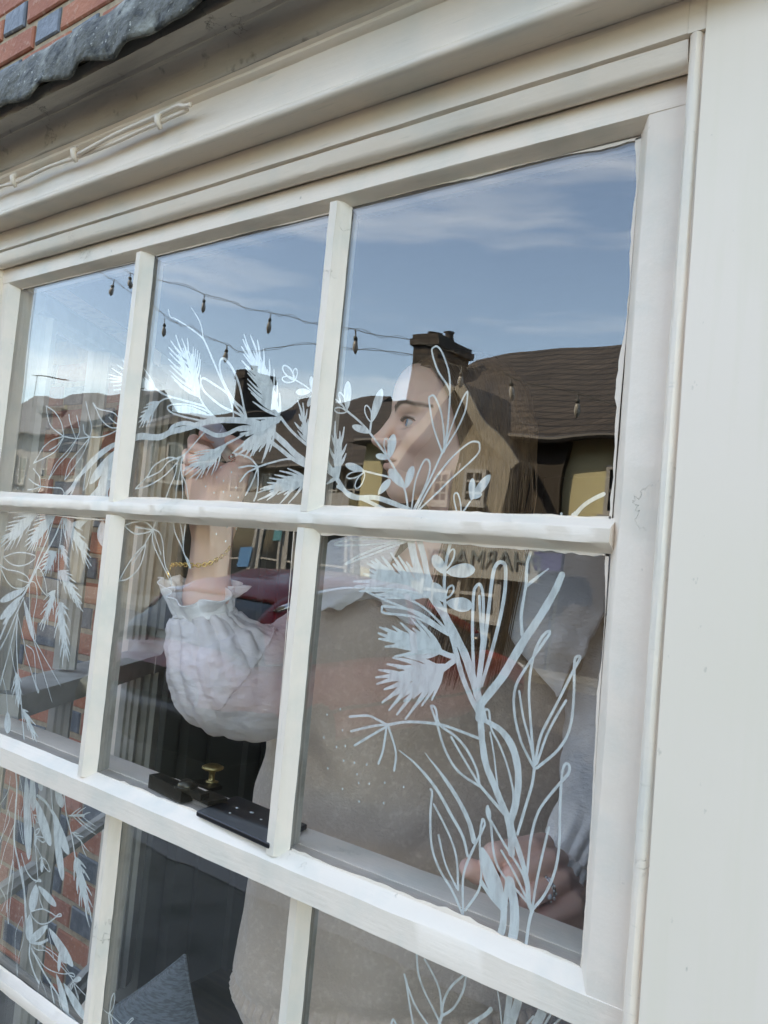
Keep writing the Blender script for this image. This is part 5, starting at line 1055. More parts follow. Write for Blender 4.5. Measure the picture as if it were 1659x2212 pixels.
# ------------------------------------------------------------------ the woman behind the window
class Field:
    """smooth union of round cones and ellipsoids, turned into one continuous skin"""
    def __init__(s): s.p = []
    def cone(s, a, b, ra, rb, k=.01, op=1): s.p.append(('c', np.array(a, float), np.array(b, float), ra, rb, k, op))
    def ell(s, c, r, ax=None, k=.01, op=1): s.p.append(('e', np.array(c, float), np.array(r, float), np.eye(3) if ax is None else np.array(ax, float), None, k, op))
    def ev(s, P, prims=None):
        d = np.full(len(P), .5)
        for q in (s.p if prims is None else prims):
            if q[0] == 'c':
                _, a, b, ra, rb, k, op = q; ab = b-a; L = float(ab@ab)+1e-12; h = np.clip(((P-a)@ab)/L, 0, 1); v = np.linalg.norm(P-a-h[:, None]*ab, axis=1)-(ra+(rb-ra)*h)
            else:
                _, c, r, ax, _, k, op = q; l = (P-c)@ax.T; k0 = np.linalg.norm(l/r, axis=1); k1 = np.linalg.norm(l/(r*r), axis=1)+1e-9; v = k0*(k0-1)/k1
            if op > 0: h = np.clip(.5+.5*(d-v)/k, 0, 1); d = d+(v-d)*h-k*h*(1-h)
            else: h = np.clip(.5-.5*(d+v)/k, 0, 1); d = d+(-v-d)*h+k*h*(1-h)
        return d
    def bound(s, q):
        if q[0] == 'c': c = (q[1]+q[2])/2; return c, np.linalg.norm(q[1]-q[2])/2+max(q[3], q[4])
        return q[1], float(max(q[2]))
    def mesh(s, h=.0022, B=14):
        bs = [s.bound(q) for q in s.p]; lo = np.min([c-r for c, r in bs], 0)-.03; hi = np.max([c+r for c, r in bs], 0)+.03
        nb = np.ceil((hi-lo)/(h*B)).astype(int); bi = np.stack(np.meshgrid(*[np.arange(n) for n in nb], indexing='ij'), -1).reshape(-1, 3)
        cen = lo+(bi+.5)*h*B; rad = h*B*.87
        near = np.zeros(len(bi), bool)
        dd = np.empty(len(bi)); 
        for i in range(0, len(bi), 20000): dd[i:i+20000] = s.ev(cen[i:i+20000])
        act = bi[np.abs(dd) < rad*1.5+.012]
        D = nb*B+2; keyf = lambda I: (I[..., 0]*D[1]+I[..., 1])*D[2]+I[..., 2]
        loc = np.stack(np.meshgrid(*[np.arange(B+1)]*3, indexing='ij'), -1)
        VK, VP, QK = [], [], []
        for b in act:
            bc = lo+(b+.5)*h*B
            pr = [q for q, (c, r) in zip(s.p, bs) if np.linalg.norm(c-bc) < r+rad+.035+q[5]]
            if not pr: continue
            I = loc+b*B; P = lo+I*h; F = s.ev(P.reshape(-1, 3), pr).reshape(B+1, B+1, B+1)
            sg = F < 0
            if sg.all() or not sg.any(): continue
            # cells
            S8 = [F[i:B+i, j:B+j, k:B+k] for i in (0, 1) for j in (0, 1) for k in (0, 1)]
            s8 = sum((x < 0).astype(int) for x in S8); cell = (s8 > 0) & (s8 < 8); ci = np.argwhere(cell)
            acc = np.zeros((len(ci), 3)); cnt = np.zeros(len(ci))
            off = [(i, j, k) for i in (0, 1) for j in (0, 1) for k in (0, 1)]
            for a in range(8):
                for c in range(a+1, 8):
                    da = np.abs(np.array(off[a])-np.array(off[c])).sum()
                    if da != 1: continue
                    fa, fc = S8[a][cell], S8[c][cell]; x = (fa < 0) != (fc < 0); t = np.where(x, fa/(fa-fc+1e-15), 0)
                    pt = np.array(off[a])+(np.array(off[c])-np.array(off[a]))*t[:, None]; acc += pt*x[:, None]; cnt += x
            vp = lo+(ci+b*B+acc/np.maximum(cnt, 1)[:, None])*h
            VK.append(keyf(ci+b*B)); VP.append(vp)
            for ax in range(3):
                o1, o2 = [(1, 2), (2, 0), (0, 1)][ax]; sl0 = [slice(0, B)]*3; sl1 = list(sl0); sl1[ax] = slice(1, B+1)
                f0, f1 = F[tuple(sl0)], F[tuple(sl1)]; e = np.argwhere((f0 < 0) != (f1 < 0)); 
                if not len(e): continue
                flip = (f0[tuple(e.T)] < 0); g = e+b*B; u = np.zeros(3, int); v = np.zeros(3, int); u[o1] = 1; v[o2] = 1
                q = np.stack([keyf(g), keyf(g-u), keyf(g-u-v), keyf(g-v)], 1); q[~flip] = q[~flip][:, ::-1]; QK.append(q)
        VK = np.concatenate(VK); VP = np.concatenate(VP); QK = np.concatenate(QK)
        uk, ui = np.unique(VK, return_index=True); V = VP[ui]; idx = np.searchsorted(uk, QK); idx = np.clip(idx, 0, len(uk)-1); ok = (uk[idx] == QK).all(1)
        return V, idx[ok]
HS = 1.08
yaw_h = math.radians(9)
HY = -RT*math.cos(yaw_h)-FW*math.sin(yaw_h); HY[2] = .03; HY /= np.linalg.norm(HY)
HZ = np.array([.0, .0, 1.0]); HZ = HZ-HY*float(HZ@HY); HZ /= np.linalg.norm(HZ); HX = np.cross(HY, HZ)
HD = 1.20
HC = at(803, 952, HD)-HY*.1165*HS+HZ*.025*HS
def hl(x, y, z): return HC+(HX*x+HY*y+HZ*z)*HS
HA = np.array([HX, HY, HZ])
F_ = Field()
def he(c, r, k=.01, op=1): F_.ell(hl(*c), np.array(r)*HS, HA, k, op)
def hc(a, b, ra, rb, k=.01, op=1): F_.cone(hl(*a), hl(*b), ra*HS, rb*HS, k, op)
he((0, -.012, .035), (.073, .097, .082), .01)
he((0, .020, -.022), (.058, .063, .078), .03)
for sx in (-1, 1):
    hc((sx*.047, -.006, -.052), (sx*.012, .062, -.088), .016, .013, .022)
    he((sx*.040, .054, -.020), (.021, .021, .018), .022)
    he((sx*.028, .070, .025), (.028, .013, .009), .014)
he((0, .066, -.088), (.021, .020, .017), .02)
he((0, .070, -.056), (.029, .021, .024), .02)
he((0, .066, .055), (.045, .022, .035), .03)
for sx in (-1, 1): he((sx*.036, .088, .002), (.019, .016, .0125), .012, -1)
hc((0, .083, .018), (0, .1005, -.014), .0075, .0085, .010); he((0, .1070, -.0230), (.0095, .0105, .0090), .008)
hc((0, .102, -.029), (0, .089, -.038), .0058, .0055, .005)
for sx in (-1, 1):
    he((sx*.0125, .0950, -.0275), (.0075, .0120, .0080), .006); he((sx*.0070, .0985, -.0365), (.0040, .0068, .0045), .003, -1)
    hc((sx*.025, .0735, -.0520), (sx*.006, .0890, -.0465), .0025, .0048, .005); hc((sx*.006, .0890, -.0465), (0, .0900, -.0470), .0048, .0045, .005)
    hc((sx*.023, .0735, -.0545), (0, .0885, -.0590), .0028, .0060, .005)
    he((sx*.0325, .0640, .0020), (.0152, .0142, .0138), .004)
    he((sx*.0345, .0770, .0018), (.0150, .0135, .0058), .0025, -1)
    he((sx*.066, -.014, -.004), (.006, .016, .026), .004)
he((0, .0880, -.0525), (.026, .016, .0013), .0022, -1)
he((0, .0870, -.0700), (.012, .006, .004), .010, -1)
hc((0, -.028, -.055), (.005, -.048, -.170), .052, .054, .03)
# torso, arms, hands: places taken from where they stand behind the glass
nb_ = at(985, 1195, 1.27)
TC = [at(965, 1290, 1.32), at(945, 1420, 1.32), at(930, 1600, 1.33), at(905, 1850, 1.34), at(890, 2100, 1.34), at(890, 2330, 1.34)]
F_.cone(hl(.005, -.048, -.17), nb_, .058, .060, .03); F_.cone(nb_, TC[0], .062, .08, .04)
shR, shL = at(735, 1300, 1.31), at(1215, 1290, 1.38)
F_.cone(TC[0], shR, .06, .050, .04); F_.cone(TC[0], shL, .06, .050, .04)
for a, b, r in zip(TC[:-1], TC[1:], (.10, .105, .10, .10, .11)): F_.cone(a, b, r, r, .04)
elR, wrR = at(520, 1500, 1.27), at(462, 1120, 1.185)
mR = at(455, 1410, 1.235)
F_.cone(shR, elR, .044, .038, .03); F_.cone(elR, mR, .038, .035, .02); F_.cone(mR, at(448, 1290, 1.20), .035, .0335, .02); F_.cone(at(448, 1290, 1.20), wrR, .0335, .0300, .02)
# right hand, palm to the glass, fingers closed round the marker
def hp(x, y, d): return at(x, y, d)
m1, m2 = hp(458, 1085, 1.185), hp(455, 1010, 1.190)
F_.cone(wrR, hp(440, 1060, 1.188), .030, .026, .02); F_.cone(wrR, hp(492, 1055, 1.180), .029, .027, .02)
F_.ell(hp(462, 1040, 1.197), (.039, .032, .018), np.array([RT, UP, FW]), .02)
F_.ell(hp(500, 1040, 1.168), (.022, .030, .018), np.array([RT, UP, FW]), .014); F_.ell(hp(428, 1045, 1.172), (.018, .030, .016), np.array([RT, UP, FW]), .012)
def finger(pts, r, k=.005):
    for i in range(len(pts)-1): F_.cone(hp(*pts[i]), hp(*pts[i+1]), r[i]*.95, r[i+1]*.95, k if i else .005)
finger([(486, 962, 1.212), (448, 922, 1.190), (442, 938, 1.165), (464, 948, 1.156)], [.0112, .0102, .0092, .0083], .0018)
finger([(462, 975, 1.215), (419, 952, 1.190), (418, 966, 1.163), (446, 975, 1.152)], [.0110, .0103, .0094, .0084], .0018)
finger([(450, 990, 1.212), (406, 982, 1.190), (407, 993, 1.162), (437, 998, 1.152)], [.0106, .0099, .0090, .0082], .0018)
finger([(445, 1015, 1.205), (402, 1012, 1.188), (404, 1020, 1.163), (430, 1022, 1.156)], [.0100, .0092, .0083, .0076], .0018)
finger([(512, 1040, 1.175), (530, 1000, 1.168), (520, 968, 1.160), (498, 952, 1.154)], [.0165, .0130, .0115, .0098], .005)
# left hand closed on the rail
LD = .905
def lp(x, y, dd=0.0): return at(929+.24*x, 1725.3+.24*y, LD+dd)
F_.ell(lp(1160, 800, .050), (.040, .034, .026), np.array([RT*.8+UP*-.6, RT*.6+UP*.8, FW]), .012)
def lf(pts, r, k=.0016):
    for i in range(len(pts)-1): F_.cone(lp(*pts[i]), lp(*pts[i+1]), r[i], r[i+1], k if i else .0022)
lf([(1010, 420, .040), (900, 440, .020), (575, 500, -.008), (500, 690, .010), (610, 790, .020)], [.0150, .0142, .0135, .0120, .0105])
lf([(1140, 560, .038), (1060, 560, .014), (745, 690, -.018), (680, 870, .002), (770, 930, .014)], [.0150, .0142, .0133, .0118, .0102])
lf([(1230, 720, .034), (1170, 730, .010), (905, 875, -.020), (845, 1030, .002), (900, 1060, .018)], [.0148, .0138, .0128, .0112, .0100])
lf([(1310, 900, .030), (1280, 960, .006), (1020, 1085, -.014), (950, 1100, .006), (980, 1090, .016)], [.0155, .0150, .0128, .0112, .0100])
F_.ell(lp(1225, 1050, .012), (.030, .018, .017), np.array([RT*.95+UP*-.3, RT*.3+UP*.95, FW]), .008)
lf([(900, 790, .036), (640, 720, .022), (430, 665, .002), (350, 625, -.003)], [.0165, .0145, .0128, .0118])
wL = lp(1330, 820, .06); F_.cone(lp(1120, 860, .03), wL, .028, .024, .015)
elL = at(1440, 1640, 1.18); F_.cone(wL, at(1330, 1800, 1.02), .024, .032, .02); F_.cone(at(1330, 1800, 1.02), elL, .032, .040, .02); F_.cone(elL, shL, .042, .048, .03)
# hips and legs down to the floor
hip = at(890, 2330, 1.34); fx = hip.copy(); fx[2] = -1.15
for sx in (-1, 1):
    h0 = fx+np.array([sx*.09, 0, 0]); kn_ = np.array([h0[0], h0[1]-.02, -1.45]); F_.cone(hip, h0, .09, .075, .03); F_.cone(h0, kn_, .085, .06, .03); an_ = np.array([kn_[0], kn_[1]+.03, -1.76]); F_.cone(kn_, an_, .06, .045, .02)
    F_.cone(an_, an_+np.array([0, -.13, -.01]), .035, .028, .02)
V, Q = F_.mesh(.0023)
print('BODY', len(V), len(Q))
PS = thing('person', 'blonde woman in a taupe knitted vest and white ruffled blouse, drawing on the window', 'person')
me = bpy.data.meshes.new('body'); me.from_pydata(V.tolist(), [], Q.tolist()); me.update()
# colour that belongs to the skin: lips, nails, lashes line, brow
L3 = (V-HC)@HA.T/HS
col = np.ones((len(V), 4)); skin = np.array([.90, .60, .475]); col[:, :3] = skin
def blend(mask, c):
    global col
    mask = np.clip(mask, 0, 1)[:, None]; col[:, :3] = col[:, :3]*(1-mask)+np.array(c)*mask
ax_ = np.abs(L3[:, 0])
def gz(c, r, p=2.0):
    d = ((ax_-c[0])/r[0])**2+((L3[:, 1]-c[1])/r[1])**2+((L3[:, 2]-c[2])/r[2])**2; return np.exp(-d**p)
blend(.35*gz((.045, .06, -.028), (.022, .03, .02)), (.90, .50, .42)); blend(.3*gz((0, .11, -.024), (.012, .014, .012)), (.70, .33, .26))
lipz = np.where(ax_ < .008, -.0420, -.0420-.009*np.clip((ax_-.008)/.018, 0, 1)); lipb = -.0655+.012*np.clip(ax_/.026, 0, 1)**1.5
lm = (L3[:, 1] > .068) & (ax_ < .0265) & (L3[:, 2] < lipz) & (L3[:, 2] > lipb); blend(lm*.6, (.56, .26, .22))
# brow band
bt = np.clip((ax_-.012)/.046, 0, 1); bz = .0225+.010*np.sin(bt*math.pi*.72)-.005*bt; bw = .0056*(1-.55*bt)
bm = np.exp(-((L3[:, 2]-bz)/bw)**4)*np.clip((ax_-.010)/.005, 0, 1)*((ax_ < .060) & (L3[:, 1] > .020)); blend(bm*.90, (.10, .055, .033))
blend(.9*gz((.0345, .077, .0082), (.017, .013, .0024), 1.5), (.06, .035, .03)); blend(.55*gz((.0345, .077, -.0052), (.016, .012, .0018), 1.5), (.20, .10, .08)); blend(.35*gz((.037, .075, .013), (.018, .014, .0035), 1.5), (.42, .24, .18))
hm = np.exp(-(np.linalg.norm(V-hp(446, 975, 1.15), axis=1)/.07)**4)*.3+np.exp(-(np.linalg.norm(V-lp(800, 750), axis=1)/.08)**4)*.45; blend(hm, (.92, .54, .46))
nail = np.exp(-((np.linalg.norm((V-lp(298, 618, -.010))/np.array([1, 1, 1]), axis=1))/.0085)**4); blend(nail*.7, (.78, .52, .46))
at_ = me.color_attributes.new('tone', 'FLOAT_COLOR', 'POINT'); at_.data.foreach_set('color', col.astype(np.float32).ravel())
me.polygons.foreach_set('use_smooth', [True]*len(me.polygons))
body = bpy.data.objects.new('body', me); COL.objects.link(body); body.parent = PS
SK = mat('skin', tuple(skin), .48, spec=.4, sss=.12, bump=[(ONE, 420, .12, .0006), (ONE, 60, .08, .002)])
va = SK.node_tree.nodes.new('ShaderNodeVertexColor'); va.layer_name = 'tone'; SK.node_tree.links.new(va.outputs['Color'], SK.node_tree.nodes['Principled BSDF'].inputs['Base Color'])
me.materials.append(SK)
sm_ = body.modifiers.new('soft', 'SMOOTH'); sm_.factor = .5; sm_.iterations = 2
# eyes
def eye(sx, lab=None):
    c = hl(sx*.0325, .0638, .0018); g = HY+HX*sx*.06*0+HZ*.10+HX*-.10; g /= np.linalg.norm(g); u = np.cross(g, HZ); u /= np.linalg.norm(u); v = np.cross(u, g)
    m = MB(); r = .0122*HS; n1, n2 = 24, 24; vs = [c+g*r]
    for i in range(1, n1+1):
        th = math.pi*i/n1*.98
        for k in range(n2):
            a = 2*math.pi*k/n2; bul = 1.035 if th < .42 else 1.0; vs.append(c+(g*math.cos(th)+(u*math.cos(a)+v*math.sin(a))*math.sin(th))*r*bul)
    m.cur = 0
    fs = [(0, 1+k, 1+(k+1) % n2) for k in range(n2)]; mi = [2]*n2
    for i in range(n1-1):
        th = math.pi*(i+1.5)/n1*.98
        for k in range(n2): fs.append((1+i*n2+k, 1+(i+1)*n2+k, 1+(i+1)*n2+(k+1) % n2, 1+i*n2+(k+1) % n2)); mi.append(2 if th < .20 else (1 if th < .50 else 0))
    m.add(vs, fs); m.m = mi
    return m.build('eye', [mat('eye_white', (.62, .58, .55), .15), mat('blue_iris', (.16, .30, .42), .15), mat('pupil', (.01, .01, .012), .08)] if 'eye_white' not in bpy.data.materials else [bpy.data.materials[q] for q in ('eye_white', 'blue_iris', 'pupil')], PS, smooth=True)
eye(-1); eye(1)
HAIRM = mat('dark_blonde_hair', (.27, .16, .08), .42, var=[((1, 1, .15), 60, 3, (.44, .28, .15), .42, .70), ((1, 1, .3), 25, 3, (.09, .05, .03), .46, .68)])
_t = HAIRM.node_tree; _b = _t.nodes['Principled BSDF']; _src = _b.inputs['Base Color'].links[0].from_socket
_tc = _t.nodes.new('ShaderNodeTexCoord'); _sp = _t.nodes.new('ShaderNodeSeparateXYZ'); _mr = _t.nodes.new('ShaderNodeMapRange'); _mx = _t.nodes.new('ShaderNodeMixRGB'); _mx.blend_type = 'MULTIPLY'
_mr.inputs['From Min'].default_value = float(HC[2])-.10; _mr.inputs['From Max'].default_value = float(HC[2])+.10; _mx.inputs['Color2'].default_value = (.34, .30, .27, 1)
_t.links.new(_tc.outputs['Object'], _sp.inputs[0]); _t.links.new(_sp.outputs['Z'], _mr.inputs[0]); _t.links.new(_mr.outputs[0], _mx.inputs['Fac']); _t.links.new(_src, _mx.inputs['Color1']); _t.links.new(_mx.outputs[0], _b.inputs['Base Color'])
m = MB(); rnd = random.Random(4)
for sx in (-1, 1):                     # lashes and brow hairs
    for i in range(26):
        t = i/25; x = .0225+.0275*t; z = .0020+.0066*math.sin(math.pi*(.12+.8*t)); y = .0775-.012*t**2
        a = hl(sx*x, y, z); b = hl(sx*(x+.001+.003*t), y+.0040-.001*t, z+.0008); c = hl(sx*(x+.002+.004*t), y+.0055-.002*t, z+.0030); m.tube([a, b, c], [.00055, .00045, .00015], 4)
m.build('eyelashes', mat('dark_lash', (.03, .02, .015), .6), PS)
m = MB()
for sx in (-1, 1):
    for i in range(220):
        t = rnd.random(); x = .012+.046*t; z = .0225+.010*math.sin(t*math.pi*.72)-.005*t+1.3*rnd.uniform(-.0028, .0022)*(1-.55*t)
        # project on to the face
        o = hl(sx*x, .12, z); dlt = -HY
        P = o+np.linspace(0, .11, 90)[:, None]*dlt; f = F_.ev(P, F_.p[:40]); j = int(np.argmax(f < 0)); q = P[j] if j > 0 else None
        if q is None: continue
        d = (HX*sx*(.6+.4*t)+HZ*(.55-.9*t)); d /= np.linalg.norm(d); m.tube([q, q+d*.003+HY*.0009, q+d*.0062+HY*.0002], [.0006, .0005, .0002], 3)
m.build('eyebrows', mat('brow_hair', (.09, .055, .035), .6), PS)
# hair: a close cap and many long locks falling from the parting over her ear and shoulder
def skull(x, y, z, s=1.0):
    p = np.array([x/.0775, (y+.012)/.1015, (z-.035)/.0865]); n = np.linalg.norm(p); p = p/n*s; return (p[0]*.0775, p[1]*.1015-.012, p[2]*.0865+.035)
m = MB(); vs = []; NA, NB = 60, 26; fs = []
for j in range(NB+1):
    for i in range(NA):
        a = 2*math.pi*i/NA; fr = math.cos(a)   # a=0 front
        el0 = math.radians(90); el1 = math.radians(34 if fr > .75 else (34-(0.75-fr)*70 if fr > -.2 else -32))
        el = el0+(el1-el0)*j/NB; x = math.cos(el)*math.sin(a)*.0775; y = math.cos(el)*math.cos(a)*.1015-.012; z = math.sin(el)*.0865+.035
        k = 1+.012*math.sin(a*23+j*.3)
        vs.append(hl(x*k, y*k, z*k))
fs = [(j*NA+i, j*NA+(i+1) % NA, (j+1)*NA+(i+1) % NA, (j+1)*NA+i) for j in range(NB) for i in range(NA)]
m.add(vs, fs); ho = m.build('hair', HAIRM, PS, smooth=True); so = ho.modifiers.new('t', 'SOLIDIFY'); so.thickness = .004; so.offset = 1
m = MB()
def lock(sx, u, r_, jit, length, w0):
    """u 0 front .. 1 back of the parting"""
    y0 = .070-.150*u; pts = [(sx*.004, y0, skull(0.004, y0, .1)[2])]
    yb = -.004-.100*u+jit*.006; s = 1.05+.06*r_
    # over the side of the skull
    for t in (.15, .32, .5, .68, .84, 1.0):
        zz = .118-.150*t; yy = y0+(yb-y0)*(t**.85); wx = max(.0, 1-((yy+.012)/.1015)**2-(((zz-.035)/.0865)**2)*.93)
        x = math.sqrt(wx)*.0775*s+.002 if wx > 0 else .004; x = max(x, .012+.05*t)
        if zz < .02: x = max(x, .074*s-(.02-zz)*.25)
        pts.append((sx*x, yy, zz))
    x, y, z = pts[-1]; n = 7
    for i in range(1, n+1):
        f = i/n; pts.append((x-sx*(.012*f)+sx*.010*math.sin(f*3+jit*5)*r_, y+.020*f*f-.004*f+jit*.012*f+.004*math.sin(f*5+jit*9), z-length*f))
    P = smooth_poly([hl(*p) for p in pts], 3); N_ = len(P); m.tube(P, [w0*(.55+.6*math.sin(math.pi*min(1, (i+2)/(N_*.8)))**.7 if i < N_*.75 else .9*(1-(i-N_*.75)/(N_*.25))+.08) for i in range(N_)], 4, caps=False)
rnd = random.Random(8)
for sx, n_ in ((-1, 900), (1, 200)):
    for i in range(n_): lock(sx, rnd.random()**.9, rnd.random(), rnd.uniform(-1, 1), rnd.uniform(.19, .33), rnd.uniform(.0005, .0015))
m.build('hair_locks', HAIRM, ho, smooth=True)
# ---------------- clothes
KN = mat('taupe_knit', (.68, .545, .435), .95, sheen=.5, bump=[((1, 1, 1), 260, .9, .0022), ((1, 1, 1), 28, .5, .006)], var=[(ONE, 120, 5, (.80, .67, .55), .50, .72), (ONE, 7, 4, (.60, .475, .375), .45, .7)])
CR_ = mat('white_crinkle_cotton', (.94, .92, .89), .85, sheen=.2, bump=[((.7, .7, 1.6), 110, .9, .0030), (ONE, 330, .5, .001), (ONE, 22, .3, .005)])
def loft(rows, name, mt, parent, nseg=96, fn=None, thick=.003, ex=.85, steps=6, cap=False, ax=None):
    """rows: (x_left, x_right, y, depth, half thickness) in window view"""
    R_ = [np.array(r, float) for r in rows]; sm = smooth_poly(R_, steps); m = MB(); vs = []
    for j, r in enumerate(sm):
        xl, xr, yp, dp, ht = r; c = at((xl+xr)/2, yp, dp); hw = px2m((xr-xl)/2, c); v = j/(len(sm)-1)
        for k in range(nseg):
            a = 2*math.pi*k/nseg; ca, sa = math.cos(a), math.sin(a); q = c+RT*hw*math.copysign(abs(ca)**ex, ca)-FW*ht*math.copysign(abs(sa)**ex, sa)
            if fn: q = q+fn(a, v, q, RT*ca-FW*sa)
            vs.append(q)
    n = len(sm); m.add(vs, [(j*nseg+k, (j+1)*nseg+k, (j+1)*nseg+(k+1) % nseg, j*nseg+(k+1) % nseg) for j in range(n-1) for k in range(nseg)])
    o = m.build(name, mt, parent, smooth=True); s_ = o.modifiers.new('t', 'SOLIDIFY'); s_.thickness = thick; s_.offset = -1; return o
def nz3(q, f, s=0): return noise.noise(Vector((q[0]*f+s, q[1]*f, q[2]*f)))
def vfn(a, v, q, n):
    f_ = noise.noise(Vector((q[0]*5+q[2]*3.2, q[2]*1.3, 9))); d = .016*nz3(q, 6, 1)+.013*(1-abs(f_)*3 if abs(f_) < .33 else 0)+.005*nz3(q, 22, 3)
    if v > .79: d += .0045*math.cos(a*84)*min(1, (v-.79)/.03)
    if .77 < v < .83: d -= .010*math.sin((v-.77)/.06*math.pi)
    return n*d
loft([(735, 1215, 1288, 1.33, .085), (650, 1290, 1318, 1.33, .115), (612, 1310, 1390, 1.33, .13), (600, 1300, 1500, 1.33, .135), (590, 1285, 1620, 1.33, .135), (575, 1275, 1740, 1.33, .14), (556, 1270, 1870, 1.33, .145), (538, 1265, 1970, 1.33, .15), (514, 1262, 2075, 1.33, .155), (528, 1255, 2125, 1.33, .150), (540, 1250, 2172, 1.33, .145)],
     'knitted_vest', KN, PS, 420, vfn, .006, .8, 9)
loft([(905, 1065, 1205, 1.30, .068), (850, 1120, 1232, 1.31, .080), (760, 1190, 1262, 1.32, .088), (690, 1255, 1300, 1.33, .10), (660, 1270, 1400, 1.33, .10)], 'blouse', CR_, PS, 120, lambda a, v, q, n: n*(.004*nz3(q, 30)+.003*math.cos(a*30)*(1-v)), .002, .85, 6)
# tube garments along a path
def sleeve(path, name, fn, nseg=120, steps=8, parent=PS, thick=.0015, mt=CR_):
    """path: (x, y, depth, radius px)"""
    sm = smooth_poly([np.array(p, float) for p in path], steps); P = [at(s[0], s[1], s[2]) for s in sm]; n = len(P); m = MB(); vs = []
    A = None
    for j in range(n):
        t = P[min(j+1, n-1)]-P[max(j-1, 0)]; t /= np.linalg.norm(t)+1e-12
        if A is None: A = np.cross(t, FW); A /= np.linalg.norm(A)
        A = A-t*float(A@t); A /= np.linalg.norm(A); B = np.cross(t, A); r = px2m(sm[j][3], P[j]); v = j/(n-1)
        for k in range(nseg):
            a = 2*math.pi*k/nseg; nn = A*math.cos(a)+B*math.sin(a); q = P[j]+nn*r; vs.append(q+fn(a, v, q, nn, t, r))
    m.add(vs, [(j*nseg+k, (j+1)*nseg+k, (j+1)*nseg+(k+1) % nseg, j*nseg+(k+1) % nseg) for j in range(n-1) for k in range(nseg)])
    o = m.build(name, mt, parent, smooth=True); s_ = o.modifiers.new('t', 'SOLIDIFY'); s_.thickness = thick; s_.offset = -1; return o
def puff(a, v, q, n, t, r):
    g = max(0, 1-v/.50)**.9; d = r*(.19*g*(abs(math.sin(a*7+.8*math.sin(v*9)+1.6*noise.noise(Vector((a*1.3, v*3, 2)))))-.5)+.05*g*math.sin(a*19+1.0))
    d += .007*nz3(q, 13, 2)+.0026*nz3(q, 34, 5)+.0016*nz3(q*np.array([1, 1, 2.2]), 70, 7)
    u = float(q@RT); d += .0045*(abs(noise.noise(Vector((u*26, q[2]*3.5, 5))))-.2)*(1 if v < .8 else .3)*2
    return n*d
GZE = mat('sheer_white_cotton', (.93, .885, .865), .85, bump=[((.7, .7, 1.6), 110, .9, .0030), (ONE, 330, .5, .001)])
_t = GZE.node_tree; _b = _t.nodes['Principled BSDF']; _tl = _t.nodes.new('ShaderNodeBsdfTranslucent'); _tl.inputs['Color'].default_value = (.95, .86, .84, 1); _tr = _t.nodes.new('ShaderNodeBsdfTransparent'); _m1 = _t.nodes.new('ShaderNodeMixShader'); _m2 = _t.nodes.new('ShaderNodeMixShader'); _m1.inputs[0].default_value = .22; _m2.inputs[0].default_value = .12
_t.links.new(_b.outputs[0], _m1.inputs[1]); _t.links.new(_tl.outputs[0], _m1.inputs[2]); _t.links.new(_m1.outputs[0], _m2.inputs[1]); _t.links.new(_tr.outputs[0], _m2.inputs[2]); _t.links.new(_m2.outputs[0], _t.nodes['Material Output'].inputs['Surface'])
sl = sleeve([(442, 1326, 1.203, 60), (445, 1347, 1.203, 74), (456, 1384, 1.205, 97), (475, 1422, 1.205, 119), (502, 1454, 1.21, 130), (540, 1474, 1.22, 122), (595, 1468, 1.26, 110), (652, 1420, 1.31, 95), (700, 1360, 1.34, 80), (735, 1315, 1.35, 60)], 'sleeve', puff, 260, 16, mt=GZE)
def frill(a, v, q, n, t, r):
    w = v**1.2; fr = max(0.0, float(n@(-FW)))
    t_off = -px2m(34, q)*w*fr**1.3+px2m(16, q)*w*noise.noise(Vector((a*1.9, 3.1, v)))
    return t*t_off+ n*(r*(.13*w*math.sin(a*6+.6)+.12*w*math.sin(a*13+2+math.sin(a*2))+.22*w*noise.noise(Vector((a*1.5, 7.7, v)))))+t*(px2m(7, q)*w*math.sin(a*3.0+.9)+.003*w*math.sin(a*8))+n*.002*nz3(q, 60)
sleeve([(443, 1330, 1.203, 60), (442, 1316, 1.203, 62), (438, 1298, 1.202, 65), (437, 1276, 1.201, 74), (438, 1256, 1.20, 82)], 'cuff_frill', frill, 160, 6, parent=sl)
m = MB(); rr = px2m(59, at(441, 1328, 1.203)); c = at(441, 1328, 1.203); m.tube([c+RT*rr*1.05*math.cos(a)+FW*rr*1.05*math.sin(a)+UP*.003*math.sin(a*5) for a in np.linspace(0, 2*math.pi, 40)], .0035, 8); m.build('cuff_band', CR_, sl, smooth=True)
def lsl(a, v, q, n, t, r):
    g = max(0, 1-v/.3); return n*(r*.14*g*math.sin(a*13)+.012*nz3(q, 15, 9)+.005*nz3(q, 40, 4))
s2 = sleeve([(1229, 1872, .965, 46), (1240, 1850, .975, 60), (1275, 1790, 1.02, 82), (1320, 1700, 1.10, 104), (1340, 1590, 1.19, 118), (1310, 1450, 1.28, 116), (1260, 1340, 1.35, 95)], 'sleeve', lsl)
sleeve([(1229, 1873, .965, 45), (1222, 1884, .96, 50), (1212, 1896, .955, 56)], 'cuff_frill', lambda a, v, q, n, t, r: n*r*(.12*v*math.sin(a*15)), 120, 5, parent=s2)
s3 = sleeve([(1262, 1700, 1.06, 30), (1270, 1710, 1.06, 46), (1290, 1740, 1.07, 52), (1330, 1760, 1.08, 50)], 'sleeve_fold', lambda a, v, q, n, t, r: n*(.006*nz3(q, 25, 3)), 60, 6, parent=s2)
